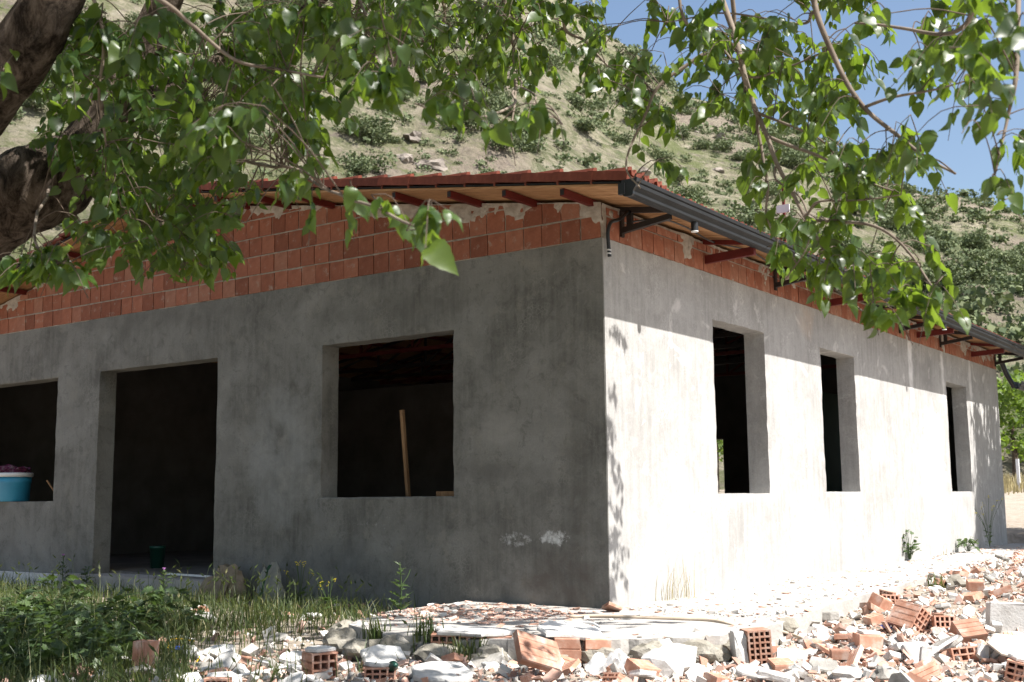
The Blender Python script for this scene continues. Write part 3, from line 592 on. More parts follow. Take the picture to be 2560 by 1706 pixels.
def ribbed_mesh(w_, d_, h_, seed=0, ribs=5, brk=.25):    # extruded brick body with shallow grooves and one broken end
    rs = random.Random(seed); prof = []
    for i in range(ribs):
        a = -d_/2+d_*i/ribs; b = -d_/2+d_*(i+1)/ribs; g = d_/ribs*.08; prof += [(a+g, h_), (b-g, h_), (b-g*.5, h_-.004), (b+g*.0, h_-.004)]
    prof = prof[:-2]+[(d_/2, h_-.01), (d_/2, .004), (-d_/2, .004), (-d_/2, h_-.01)]; k = len(prof); V = []
    for e in (0, 1):
        for y, z in prof: V.append(((-w_/2 if e == 0 else w_/2)*(1-rs.uniform(0, brk) if e else 1), y, z))
    return mesh_py('ribbed', V, [(i, (i+1) % k, k+(i+1) % k, k+i) for i in range(k)]+[tuple(range(k-1, -1, -1)), tuple(range(k, 2*k))])
def put(o, px, py, rot, sink=.02, lift=.028):
    q = hit(px, py); o.location = (q[0], q[1], q[2]-sink+lift); o.rotation_euler = rot; return o
def sc_at(px, py): return (hit(px, py)-CAM)@fw/F_PX
def slab_thing(px, py, wpx, dm, t_, label, mt='chunk', yaw=0, tx=0, ty=0, sink=.02, name='plaster_slab', cat='slab', n=7, rough=.07, lift=.035):
    o = ob(name, chunk_mesh(wpx*sc_at(px, py), dm, t_, n, px, rough), MT[mt]); put(o, px, py, face(yaw, tx, ty), sink, lift); return tag(o, label, cat)
def rock_thing(px, py, wpx, label, mt='grey_chunk', sc=(1, .8, .65), sink=.03, name='rubble_lump', cat='rubble'):
    o = ob(name, blob(wpx*sc_at(px, py)/2, 2, .55, 1.3, px*.37, sc), MT[mt]); put(o, px, py, face(px % 90), sink); o.location.z += wpx*sc_at(px, py)/2*sc[2]*.55; return tag(o, label, cat)
def hollow_thing(px, py, wpx, hpx, l_, nx, nz, label, yaw=0, tx=0, ty=0, sink=.02, coat=None):
    s_ = sc_at(px, py); w_, h_ = wpx*s_, hpx*s_; o = tag(empty('broken_brick'), label, 'brick'); put(o, px, py, face(yaw, tx, ty), sink)
    ob('shell', hollow_mesh(w_, h_, l_, nx, nz, px), MT['terracotta'], o)
    if coat == 'left': c_ = chunk_mesh(l_, h_*1.15, .075, 9, px, .3); ob('mortar_coat', c_, MT['chunk'], o, loc=(-w_/2-.007, l_/2, h_/2), rot=(R(90), 0, R(-90)))
    if coat == 'right': c_ = chunk_mesh(l_, h_*1.1, .035, 9, px); ob('mortar_coat', c_, MT['chunk'], o, loc=(w_/2+.007, l_/2, h_/2), rot=(R(90), 0, R(90)))
    if coat == 'top': c_ = chunk_mesh(w_*1.15, l_*1.1, .025, 9, px); ob('mortar_coat', c_, MT['chunk'], o, loc=(0, l_/2, h_+.007))
    return o
def ribbed_thing(px, py, wpx, d_, h_, label, yaw=0, tx=0, ty=0, sink=.01, coat=False, ribs=4):
    s_ = sc_at(px, py); o = tag(empty('brick_fragment'), label, 'brick'); put(o, px, py, face(yaw, tx, ty), sink); w_ = wpx*s_
    ob('body', ribbed_mesh(w_, d_, h_, px, ribs), MT['terracotta'], o)
    if coat: ob('mortar_coat', chunk_mesh(w_*.9, d_*.95, .022, 9, px+1), MT['chunk'], o, loc=(0, 0, h_))
    return o
hollow_thing(1905, 1668, 56, 84, .19, 4, 6, 'upright hollow brick showing a grid of square holes, grey mortar on its side', 6, 0, -3, coat='left')
slab_thing(2300, 1650, 125, .30, .05, 'big white plaster slab tilted against broken bricks beside the hollow bricks', 'chunk', 20, 42, 18, .05)
slab_thing(2040, 1628, 62, .16, .022, 'square peach terracotta tile fragment lying flat in the rubble', 'terracotta', -8, 28, 0, .01, 'tile_fragment', 'tile', 5, .05)
ribbed_thing(2170, 1630, 62, .13, .10, 'terracotta brick half capped with white mortar in the rubble', 5, 0, 4, .01, True)
hollow_thing(2290, 1585, 42, 62, .24, 3, 4, 'hollow brick leaning sideways with a long white plaster coat', 28, 8, 34, coat='right')
hollow_thing(2365, 1585, 46, 40, .16, 4, 3, 'low hollow brick with white mortar between its cells', -10, -8, 0)
ribbed_thing(2418, 1605, 70, .16, .13, 'orange ribbed brick lying tilted beside the low hollow brick', 12, 38, -8, .02)
slab_thing(2515, 1582, 100, .07, .21, 'pale grey plastered block standing upright near the pile edge', 'chunk', -6, 4, 3, .03, 'plastered_block', 'block', 8, .05)
ribbed_thing(2190, 1535, 46, .13, .15, 'orange broken brick standing at the edge of the walkway', 30, 20, 20, .02)
hollow_thing(2228, 1513, 42, 22, .12, 4, 2, 'small flat hollow brick end tucked beneath the walkway rim', 4, -10, 4)
rock_thing(1970, 1578, 66, 'brown angular stone lying by the walkway edge', 'stone')
slab_thing(2069, 1556, 64, .16, .07, 'squared grey concrete block resting on the walkway rim', 'grey_chunk', 6, 0, 0, .02, 'concrete_block', 'block', 8, .06)
rock_thing(2390, 1470, 72, 'large grey rock on the far part of the rubble strip', 'stone', (1, .7, .55))
ribbed_thing(2440, 1482, 40, .12, .10, 'pink brick fragment leaning on the large grey rock', -10, 10, 0)
o = slab_thing(2560, 1650, 190, .62, .022, 'long beige board propped over the rubble', 'cardboard', -28, 6, 16, .0, 'board_sheet', 'board', 7, .05, .06)
hollow_thing(2424, 1655, 80, 32, .17, 4, 2, 'wide hollow brick half with rough open cells', 8, -12, -4)
hollow_thing(2545, 1708, 60, 44, .2, 3, 3, 'hollow brick coated in ribbed grey mortar beneath the beige board', -30, 0, 12, coat='top')
slab_thing(1893, 1700, 118, .22, .035, 'flat white plaster slab lying before the upright hollow brick', 'chunk', 10, 10, 4)
slab_thing(1745, 1704, 70, .2, .04, 'white plaster slab edge sticking out at a slant', 'chunk', -30, 24, 20)
rock_thing(2208, 1704, 58, 'rounded grey cement lump among white crumbs', 'grey_chunk', (1, .8, .8))
slab_thing(2312, 1672, 34, .04, .12, 'thin upright sliver of white plaster before the big tilted slab', 'chunk', 20, 0, 10)
ribbed_thing(1765, 1640, 78, .10, .05, 'split orange brick strip lying slanted in white rubble', -25, 12, 14)
ribbed_thing(1955, 1680, 60, .12, .05, 'pale orange grooved fragment on the white crumbs', 12, 14, 0)
rock_thing(1668, 1690, 150, 'big rough white plaster mound beside the clear film', 'chunk', (1, .8, .6))
rock_thing(2120, 1700, 90, 'low dusty white plaster heap near the grey cement lump', 'chunk', (1, .9, .45))
# masonry chunk: two bricks, mortar joint, plaster skin
mc = tag(empty('masonry_chunk'), 'chunk of two orange bricks joined with mortar under a white plaster skin', 'masonry'); put(mc, 1455, 1668, face(4, 0, 2), .02); s_ = sc_at(1455, 1668)
for k_, sx in ((0, -1), (1, 1)): ob('brick', ribbed_mesh(.175, .20, .155, 31+k_, 3), MT['terracotta'], mc, loc=(sx*.10, .08, .155/2+.0), rot=(R(90), 0, 0)); 
ob('mortar_joint', blob(.02, 2, .5, 3, 5, (1., 1.2, 3.6)), MT['grey_chunk'], mc, loc=(0.003, -.0, .09))
ob('plaster_skin', chunk_mesh(.47, .36, .035, 13, 77), MT['chunk'], mc, loc=(-.07, .12, .19), rot=(R(8), R(3), 0))
bt = tag(empty('brick_heap_piece'), 'broken orange brick tilted forward against the masonry chunk', 'brick'); put(bt, 1352, 1702, face(30, 0, 0), .02)
ob('body', ribbed_mesh(.30, .21, .05, 5, 4, .4), MT['terracotta'], bt, loc=(0, .05, .13), rot=(R(48), R(18), 0)); ob('mortar_coat', chunk_mesh(.2, .17, .03, 9, 15), MT['grey_chunk'], bt, loc=(-.01, .14, .19), rot=(R(40), R(14), 0))
pl = tag(empty('plastered_slab'), 'long plaster slab with hollow brick cells beneath it beside the grass', 'slab'); put(pl, 1178, 1636, face(-3, 3, 2), .01); ob('plaster_skin', chunk_mesh(.56, .26, .03, 13, 9), MT['chunk'], pl, loc=(0, .1, .095))
for k_ in range(3): ob('cell_brick', hollow_mesh(.15, .085, .18, 3, 2, k_), MT['terracotta'], pl, loc=(-.19+k_*.185, .02, .005))
slab_thing(1025, 1628, 106, .22, .045, 'ribbed grey plaster slab propped on a slant at the grass edge', 'grey_chunk', 25, 24, 22, .02)
slab_thing(1105, 1704, 185, .34, .04, 'broad pale grey slab lying flat in dappled shade', 'chunk', 5, 12, 3, .01)
slab_thing(1220, 1672, 112, .26, .045, 'smooth grey slab wedge leaning beside the tilted orange brick', 'grey_chunk', -20, 22, -12, .01)
slab_thing(965, 1668, 130, .28, .04, 'white plaster slab leaning next to the ribbed slab', 'chunk', 12, 30, 6, .01)
hollow_thing(950, 1704, 74, 28, .16, 4, 2, 'hollow brick end peeking out below the white leaning slab', 6, 0, 0, coat='top')
hollow_thing(812, 1700, 66, 60, .17, 3, 3, 'red brick corner block with a white plaster cap in half shade', 34, 0, 0, coat='top')
gb = put(ob('bottle', MB().add(*lathe([(0, 0), (.03, 0), (.032, .01), (.032, .11), (.013, .15), (.013, .17), (0, .17)], 16)).mesh('bottle', True), MT['green_glass']), 972, 1694, face(20, 78, 0), -.03); tag(gb, 'small green bottle lying by the hollow brick end', 'bottle')
# crumpled clear film
def sheet(w_, d_, amp, seed, nx=22, ny=16, fr=6):
    V = []; Fc = []
    for j in range(ny):
        for i in range(nx):
            x, y = (i/(nx-1)-.5)*w_, (j/(ny-1)-.5)*d_; q = Vector((x*fr, y*fr, seed)); V.append((x+.03*noise.noise(q*1.7), y+.03*noise.noise(q*1.9+Vector((5, 0, 0))), amp*(abs(noise.noise(q))+.4*abs(noise.noise(q*2.7)))*(1-abs(2*i/(nx-1)-1)**3)))
    for j in range(ny-1):
        for i in range(nx-1): a = j*nx+i; Fc.append((a, a+1, a+nx+1, a+nx))
    return mesh_py('sheet', V, Fc, True)
tag(put(ob('plastic_film', sheet(.34, .26, .16, 3), MT['film']), 1540, 1690, face(10, 8, 0), -.01), 'crumpled clear plastic film beside the masonry chunk', 'film')
ribbed_thing(1600, 1704, 70, .14, .09, 'rounded orange brick half under the crumpled film', 30, 18, 10)
slab_thing(1690, 1680, 120, .3, .09, 'rough white plaster heap piece beside the clear film', 'chunk', 15, 26, -16, .02, rough=.35)
slab_thing(1620, 1655, 62, .16, .04, 'narrow orange slab slanting out of the white heap', 'terracotta', -35, 30, 30, .0, 'tile_fragment', 'tile', 6)
slab_thing(1660, 1640, 80, .2, .06, 'white pointed plaster shard standing in the heap', 'chunk', 30, 55, 10, .03)
ribbed_thing(1530, 1531, 40, .15, .03, 'folded terracotta shard at the foot of the house corner', 20, -18, 24, ribs=3)
# shaded left part
us = tag(empty('upright_brick'), 'red brick standing on end with a grey mortar side among weeds', 'brick'); put(us, 372, 1688, face(-12, 0, 2), .02); ob('body', ribbed_mesh(.20, .13, .12, 71, 3, .05), MT['terracotta'], us, loc=(.0, 0, .12), rot=(R(90), R(90), 0)); ob('mortar_coat', chunk_mesh(.2, .19, .025, 9, 12), MT['grey_chunk'], us, loc=(-.075, .03, .11), rot=(0, R(-90), 0))
hollow_thing(482, 1552, 66, 24, .14, 4, 2, 'mortared hollow brick lying tilted in the weeds', -8, -20, -26, coat='top')
rock_thing(505, 1562, 70, 'pale mortar lump beneath the tilted brick in the weeds', 'chunk', (1, .8, .6))
slab_thing(526, 1652, 74, .16, .03, 'white plaster flake behind the yellow strap', 'chunk', 5, 40, 4)
slab_thing(508, 1680, 70, .12, .035, 'dark grey concrete strip lying across the shaded rubble', 'grey_chunk', 25, 16, 6)
slab_thing(535, 1694, 60, .10, .035, 'grey concrete sliver beside the dark strip', 'grey_chunk', 35, 10, 4)
ribbed_thing(588, 1668, 76, .10, .045, 'curved orange tile fragment in the shaded rubble', -6, 20, 8)
rock_thing(600, 1692, 44, 'white plaster lump under the curved orange fragment', 'chunk', (1, .9, .9))
rock_thing(255, 1702, 62, 'smooth white stone below the weeds', 'chunk', (1, .8, .5))
rock_thing(105, 1716, 84, 'wide white rubble lump at the foot of the weeds', 'chunk', (1, .8, .4))
slab_thing(560, 1718, 90, .2, .05, 'broken white plaster chunk in front of the red brick', 'chunk', 10, 12, 0)
slab_thing(690, 1606, 70, .14, .03, 'weathered grey board piece pointing up the bank', 'grey_chunk', 45, 4, -14)
slab_thing(268, 1578, 46, .12, .025, 'orange tile fragment lying in the leafy weeds', 'terracotta', 10, 10, 8, 0, 'tile_fragment', 'tile', 6)
def strip(pts, wd, label, mt='white_plastic', name='plastic_strip', flat=True):
    W_ = [np.array(hit(a, b))+np.array([0, 0, c]) for a, b, c in pts]; sp = spline(W_, 6); m = MB()
    m.tube(sp, wd, 6, True); o = m.build(name, MT[mt], smooth=True); return tag(o, label, 'strip' if name == 'plastic_strip' else 'strap' if 'strap' in name else 'hose')
strip([(344, 1600, .03), (372, 1602, .045), (388, 1606, .03), (390, 1618, .0)], .008, 'bent white plastic strip lying over the upright red brick')
strip([(250, 1522, .02), (272, 1528, .03), (295, 1532, .02)], .009, 'straight white plastic strip among the leafy weeds')
strip([(424, 1600, .02), (450, 1600, .03), (484, 1606, .02)], .008, 'white plastic strip behind the yellow strap')
strip([(625, 1660, .03), (660, 1668, .03), (706, 1672, .02)], .009, 'long white plastic strip on the shaded rubble')
strip([(575, 1706, .03), (650, 1692, .03), (720, 1680, .03), (728, 1700, .02)], .008, 'hooked white plastic strip on the shaded rubble')
strip([(228, 1582, .02), (262, 1584, .02)], .007, 'short white strip beneath the orange fragment in the weeds')
strip([(1070, 1516, .01), (1110, 1508, .01), (1128, 1500, .012), (1112, 1494, .01), (1090, 1496, .012)], .010, 'looped white plastic trim at the foot of the gable wall')
strip([(1386, 1580, .01), (1388, 1568, .02), (1440, 1563, .02), (1480, 1566, .02), (1500, 1580, .02), (1490, 1592, .01)], .010, 'looped white plastic trim on the walkway rim')
strip([(418, 1640, .02), (424, 1622, .06), (445, 1614, .05), (486, 1610, .02)], .006, 'yellow plastic strap looped in the shaded rubble', 'yellow_plastic', 'yellow_strap')
strip([(478, 1682, .02), (495, 1664, .04), (506, 1640, .04)], .005, 'yellow plastic strap tail on the dark concrete strip', 'yellow_plastic', 'yellow_strap')
strip([(1423, 1547, .012), (1500, 1545, .015), (1600, 1549, .012), (1700, 1552, .012), (1780, 1556, .012), (1838, 1566, .0)], .014, 'beige garden hose lying along the walkway', 'hose', 'garden_hose')
strip([(1945, 1594, .05), (1980, 1604, .05), (2010, 1612, .04)], .012, 'short beige pipe stub beside the upright hollow brick', 'hose', 'garden_hose')
strip([(2318, 1668, .06), (2360, 1650, .09), (2398, 1630, .10)], .012, 'white plastic pipe slanting over the big white slab')
tag(put(ob('wrapper', sheet(.06, .05, .04, 8, 8, 6, 30), MT['blue_print']), 2218, 1584, face(0, 20, 0), -.02), 'small blue wrapper in the white rubble', 'wrapper')
tag(put(ob('wrapper', sheet(.07, .05, .04, 18, 8, 6, 30), MT['blue_print']), 445, 1640, face(0, 30, 0), -.02), 'small blue wrapper beside the yellow strap', 'wrapper')
# stones that carry the walkway rim
for i, (x, y, w_) in enumerate([(-1.35, -1.75, .28), (-1.02, -2.1, .30), (-.62, -2.38, .26), (-.30, -2.38, .34), (.05, -2.34, .30), (.38, -2.22, .28), (.72, -2.06, .30), (1.0, -1.87, .28), (1.25, -1.66, .30), (1.5, -1.38, .30), (1.62, -1.05, .26)]):
    o = ob('rim_stone', blob(w_/2, 3, .42, 1.4, i*3.7+2, (1.1, .75, .62)), MT['stone'], loc=(x, y+.05, -.115), rot=(0, 0, random.uniform(-.5, .9)))
    tag(o, 'rough rounded stone set under the walkway rim', 'stone', 'stones under the walkway rim')
# loose fragments: the largest as things, the rest as crumbs
def sample_frag(n, kind):
    out = []
    while len(out) < n:
        u = random.random()
        if u < .45: x, y = random.uniform(-3.4, 3.6), random.uniform(-4.4, .5)
        elif u < .78: x, y = random.uniform(1.0, 5.2), random.uniform(-1, 14)
        elif u < .93: x, y = random.uniform(-2.6, .5), random.uniform(-1.9, -.06)
        else: x, y = random.uniform(.03, 1.2), random.uniform(-.3, 13)
        px, py, z = proj((x, y, 0))
        if z < 3 or px < -150 or px > 2720 or py > 1850: continue
        sl_ = in_slab(x, y)
        if sl_:
            p_ = (1. if kind == 't' else .1)*math.exp(-((x+.7)/1.1)**2-((y+.75)/.55)**2) if x < .2 else (.10 if y > -.2 else .05)
            if x > .05 and y > 0: p_ = (.34 if kind == 't' else .3)+.3*math.exp(-(x/.15)**2)
        else:
            p_ = 1. if px > 900 else .35+.55*ss(1560, 1690, py)*ss(200, 620, px)
            if px < 700 and py < 1560: p_ = .06
            if x < .1 and y > -.05: p_ = 0
            if x < -1.5 and y > -1.8: p_ = .05
        if random.random() > p_: continue
        out.append((x, y, sl_))
    return out
def frag_mesh(i, flat):
    rs = random.Random(i*7+flat); 
    if flat == 0: V = [(a*rs.uniform(.6, 1.1)+rs.uniform(-.25, .25), b*rs.uniform(.35, .75)+rs.uniform(-.15, .15), c*rs.uniform(.12, .2)) for c in (-1, 1) for a, b in ((-1, -1), (1, -1), (1, 1), (-1, 1))]
    else: V = [(a*rs.uniform(.45, 1.1)+rs.uniform(-.2, .2), b*rs.uniform(.35, .95)+rs.uniform(-.2, .2), c*rs.uniform(.15, .6)) for c in (-1, 1) for a, b in ((-1, -1), (1, -1), (1, 1), (-1, 1))]
    return np.array(V), BOXF
for kind, flat, nbig, nsm, mt, lab, grp in (('t', 0, 280, 8000, 'terracotta', 'small broken terracotta shard strewn over the rubble', 'terracotta shards in the rubble'), ('c', 1, 200, 6500, 'chunk', 'small lump of broken white plaster in the rubble', 'plaster lumps in the rubble')):
    base = [frag_mesh(i, flat) for i in range(16)]; meshes = []
    for V, Fc in base:
        me = mesh_py('shard', V, Fc); bm = bmesh.new(); bm.from_mesh(me); bmesh.ops.bevel(bm, geom=bm.edges[:]+bm.verts[:], offset=.09, segments=1, affect='EDGES') if flat else bmesh.ops.bevel(bm, geom=bm.edges[:], offset=.03, segments=1, affect='EDGES'); bm.to_mesh(me); bm.free(); meshes.append(me)
    for (x, y, sl_) in sample_frag(nbig, kind):
        sz = random.uniform(.022, .055)*(.7 if sl_ else 1.05); o = ob('terracotta_shard' if kind == 't' else 'plaster_lump', random.choice(meshes), MT[mt], loc=(x, y, hgt(x, y)+sz*(.18 if sl_ else .5)), rot=(random.gauss(0, .12 if sl_ else .5), random.gauss(0, .12 if sl_ else .5), random.uniform(0, 6.28)), scale=sz); tag(o, lab, 'shard' if kind == 't' else 'rubble', grp)
    VV = []; FF = []; pts = sample_frag(nsm, kind)
    for i, (x, y, sl_) in enumerate(pts):
        V, Fc = base[i % 16]; sz = min(.045, .0075*math.exp(abs(random.gauss(0, .75))))*(.8 if sl_ else 1.15)
        A_ = np.array(Euler((random.gauss(0, .15 if sl_ else .6), random.gauss(0, .15 if sl_ else .6), random.uniform(0, 6.28))).to_matrix())
        VV.append(V@A_.T*sz+np.array([x, y, hgt(x, y)+sz*(.15 if sl_ else random.uniform(.1, 1.0))])); FF.append(np.array(Fc)+i*8)
    tag(ob('terracotta_crumbs' if kind == 't' else 'plaster_crumbs', mesh_np('crumbs', np.concatenate(VV), np.concatenate(FF)), MT[mt+'_bits']), 'fine terracotta crumbs covering the rubble strip' if kind == 't' else 'fine white plaster crumbs covering the rubble strip', 'rubble', kind='stuff')

for k, (x, y, sl_) in enumerate([q for q in sample_frag(260, 'c') if not q[2]][:120]):
    sz = random.uniform(.11, .28)
    if k % 5 < 3:
        o = ob('plaster_flake', chunk_mesh(sz, sz*random.uniform(.5, .9), random.uniform(.02, .045), random.randint(6, 9), k, .25), MT[random.choice(['chunk', 'chunk', 'grey_chunk'])], loc=(x, y, hgt(x, y)+.03), rot=(random.gauss(0, .38), random.gauss(0, .38), random.uniform(0, 6.3))); tag(o, 'flat broken piece of plaster lying in the rubble', 'slab', 'plaster pieces in the rubble')
    elif k % 5 == 3 or k % 3:
        o = ob('brick_shard', ribbed_mesh(sz, .11, random.uniform(.02, .07), k, 4, .5), MT['terracotta'], loc=(x, y, hgt(x, y)+.02), rot=(random.gauss(0, .5), random.gauss(0, .4), random.uniform(0, 6.3))); tag(o, 'grooved piece of broken brick lying in the rubble', 'brick', 'brick pieces in the rubble')
    else:
        o = ob('hollow_shard', hollow_mesh(.13, random.choice([.05, .09]), random.uniform(.06, .14), 4, random.choice([1, 2]), k), MT['terracotta'], loc=(x, y, hgt(x, y)+.02), rot=(random.gauss(0, .5), random.gauss(0, .4), YAW+random.gauss(0, 1.2))); tag(o, 'broken hollow brick end lying in the rubble', 'brick', 'hollow brick ends in the rubble')
# torn cement sacks against the gable wall
def sack(w_, d_, h_, seed, top=.25):
    n, m_ = 18, 9; V = []
    for j in range(m_):
        v = j/(m_-1); k = 1-(1-top)*v**1.5
        for i in range(n):
            a = 2*math.pi*i/n; c, s_ = math.cos(a), math.sin(a); q = Vector((c*1.6, s_*1.6, v*2.2+seed)); cr = .16*noise.noise(q)+.10*abs(noise.noise(q*2.5))
            V.append((c*w_/2*(.55+.45*k)*(1+cr)+.10*v*noise.noise(Vector((seed, 2, 1)))*w_, s_*d_/2*k*(1+cr), h_*v*(1+.25*noise.noise(Vector((c*1.2+seed, s_, 0))))))
    V = [tuple(c_+random.uniform(-.014, .014) for c_ in q) for q in V]; return mesh_py('sack', V, [(j*n+i, j*n+(i+1) % n, (j+1)*n+(i+1) % n, (j+1)*n+i) for j in range(m_-1) for i in range(n)], False)
sa = tag(empty('torn_sack', (-4.45, -.22, -.14)), 'torn brown paper cement sack slumped beside the doorway', 'sack'); ob('sleeve', sack(.5, .3, .36, 3, .3), MT['paper'], sa); ob('flap', sheet(.34, .3, .06, 5, 10, 8, 5), MT['paper'], sa, loc=(-.02, -.2, .14), rot=(R(58), 0, R(8)))
sb = tag(empty('printed_sack', (-3.85, -.2, -.14)), 'pale printed paper sack folded to a point against the gable wall', 'sack'); ob('sleeve', sack(.38, .26, .38, 8, .1), MT['paper_grey'], sb); ob('printed_edge', sheet(.035, .34, .03, 4, 6, 10, 8), MT['green_print'], sb, loc=(.06, -.12, .26), rot=(R(76), R(10), 0))

# ------------------------------------------------------------------ weeds
def scatter(T, F_, pos, rotm, sc):                 # copies of a template (k,3) at N places -> one vertex/face array
    k = len(T); N = len(pos); V = np.einsum('nij,kj->nki', rotm, T)*sc[:, None, None]+pos[:, None, :]
    return V.reshape(-1, 3), (np.asarray(F_)[None]+(np.arange(N)*k)[:, None, None]).reshape(-1, len(F_[0]))
def frames(tip, nrm):                              # rotation with local y = tip, local z close to nrm
    tip = tip/np.linalg.norm(tip, axis=1, keepdims=True); n_ = nrm-tip*np.sum(nrm*tip, 1, keepdims=True); n_ /= np.linalg.norm(n_, axis=1, keepdims=True)+1e-9
    x = np.cross(tip, n_); return np.stack([x, tip, n_], -1)
def grass_mesh(pos, h0, h1, lean=.5, wd=.006):
    N = len(pos); h = rng.uniform(h0, h1, N); a = rng.uniform(0, 2*np.pi, N); ln = rng.uniform(.1, 1, N)*lean; dx, dy = np.cos(a)*ln, np.sin(a)*ln; b = a+np.pi/2+rng.uniform(-.6, .6, N); wx, wy = np.cos(b), np.sin(b); V = []
    for t_, wf in ((0, 1.), (.4, .9), (.75, .6), (1., .05)):
        z = h*(t_-.25*ln*t_**3); x = pos[:, 0]+dx*h*t_**1.8; y = pos[:, 1]+dy*h*t_**1.8
        for s_ in (-1, 1): V.append(np.stack([x+s_*wx*wd*wf, y+s_*wy*wd*wf, pos[:, 2]+z-.01], -1))
    V = np.stack(V, 1).reshape(-1, 3); q = np.array([[0, 1, 3, 2], [2, 3, 5, 4], [4, 5, 7, 6]]); return V, (q[None]+(np.arange(N)*8)[:, None, None]).reshape(-1, 4)
def sample_grass(n, dens):
    o = []
    while len(o) < n:
        x, y = random.uniform(-10, .2), random.uniform(-5, -.12); px, py, z = proj((x, y, -.2))
        if z < 3 or px < -250 or px > 1150 or py > 1850: continue
        d = dens(x, y, px, py)
        if random.random() < d: o.append((x, y, hgt(x, y)))
    return np.array(o)
def gd(x, y, px, py):
    d = float(ss(1130, 880, px))*(.35+.9*float(vn(x*1.6, y*1.6, 3)))*(.25+.75*float(ss(.35, 1.0, -y)))
    if in_slab(x, y): d *= .1
    if px > 480 and py > 1610: d *= .12
    if px > 700 and py > 1570: d *= .5
    return d
gp_ = sample_grass(17000, gd); V, Fc = grass_mesh(gp_, .05, .24, .85, .004)
tag(ob('grass', mesh_np('grass', V, Fc), MT['grass']), 'tall unmown grass growing along the gable wall', 'grass', kind='stuff')
gpos = np.array([(q[0]+random.gauss(0, .05), q[1]+random.gauss(0, .04), q[2]) for q in [hit(a, b) for a, b in ((1085, 1640), (1130, 1660), (1180, 1650), (1060, 1600), (940, 1600), (1150, 1668), (330, 1690), (1690, 1490), (2350, 1475))] for _ in range(60)])
V, Fc = grass_mesh(gpos, .06, .22); tag(ob('grass', mesh_np('grass', V, Fc), MT['grass']), 'loose grass blades sprouting between rubble pieces', 'grass', kind='stuff')
# barley ears above the grass
bp = sample_grass(420, lambda x, y, px, py: gd(x, y, px, py)*(1 if px > 420 else .5)); VV = []; FF = []; nv = 0
for i, (x, y, z) in enumerate(bp):
    h = random.uniform(.22, .40); a = random.uniform(0, 6.28); ln = random.uniform(.1, .45); top = np.array([x+math.cos(a)*ln*h, y+math.sin(a)*ln*h, z+h]); d = np.array([math.cos(a)*.7, math.sin(a)*.7, .55]); d /= np.linalg.norm(d)
    s_ = np.cross(d, [0, 0, 1]); s_ /= np.linalg.norm(s_); u_ = np.cross(s_, d); mid = np.array([x, y, z])*.5+top*.5+np.array([0, 0, .03]); L_ = random.uniform(.05, .08)
    for A, B in (((x, y, z), mid), (mid, top)):
        A, B = np.array(A), np.array(B); VV += [A-s_*.0018, A+s_*.0018, B+s_*.0018, B-s_*.0018]; FF.append((nv, nv+1, nv+2, nv+3)); nv += 4
    for e in (s_, u_):
        VV += [top, top+d*L_*.4+e*.009, top+d*L_, top+d*L_*.4-e*.009]; FF.append((nv, nv+1, nv+2, nv+3)); nv += 4
    for k in range(5):
        e = s_*random.uniform(-.5, .5)+u_*random.uniform(-.4, .5)+d; b_ = top+d*L_*random.uniform(.2, .9); VV += [b_-s_*.001, b_+s_*.001, b_+e*.055, b_+e*.055+s_*.0005]; FF.append((nv, nv+1, nv+2, nv+3)); nv += 4
tag(ob('wild_barley', mesh_np('wild_barley', VV, FF), MT['grass']), 'wild barley with nodding green ears above the grass', 'barley', kind='stuff')
LOBE = [(0, 0, 0), (.28, -.12, .03), (.30, .12, .05), (.52, .18, .02), (.36, .38, .05), (.5, .62, .0), (.26, .66, .04), (.2, .95, -.02), (0, 1.05, -.05), (-.2, .95, -.02), (-.26, .66, .04), (-.5, .62, .0), (-.36, .38, .05), (-.52, .18, .02), (-.30, .12, .05), (-.28, -.12, .03), (0, .45, .0)]
LOBEF = [(i, i+1, 16) for i in range(15)]+[(15, 0, 16)]
def weed_mesh(seed, nl=34, h=.28, rad=.24, ls=(.05, .10)):
    rs = np.random.default_rng(seed); p = []; tip = []; nr = []
    a = rs.uniform(0, 2*np.pi, nl); rr_ = rad*np.sqrt(rs.uniform(0.02, 1, nl)); z = h*(1-.6*(rr_/rad)**2)*rs.uniform(.35, 1.05, nl)
    pos = np.stack([np.cos(a)*rr_, np.sin(a)*rr_, z], -1); tip = np.stack([np.cos(a)*.9+rs.normal(0, .5, nl), np.sin(a)*.9+rs.normal(0, .5, nl), rs.normal(-.1, .35, nl)], -1); nr = np.stack([rs.normal(0, .4, nl), rs.normal(0, .4, nl), np.ones(nl)], -1)
    V, Fc = scatter(np.array(LOBE), LOBEF, pos, frames(tip, nr), rs.uniform(*ls, nl)); m = MB()
    for q in pos: m.tube([(q[0]*.15, q[1]*.15, 0), (q[0]*.5, q[1]*.5, q[2]*.65), tuple(q)], .0022, 3, False)
    return mesh_py('foliage', np.concatenate([V, np.array(m.v)]), [tuple(f) for f in Fc]+[tuple(i+len(V) for i in f) for f in m.f])
wm = [weed_mesh(i, 80, .3+.035*i, .25+.02*i, (.05, .125)) for i in range(5)]
wp = [(30, 1575), (95, 1610), (60, 1645), (150, 1590), (200, 1630), (120, 1665), (260, 1610), (20, 1685), (190, 1675), (300, 1580), (230, 1560), (0, 1610), (330, 1610), (280, 1655), (410, 1590), (90, 1560), (-60, 1640), (-80, 1570), (350, 1570), (140, 1545), (30, 1545), (60, 1700), (230, 1690)]
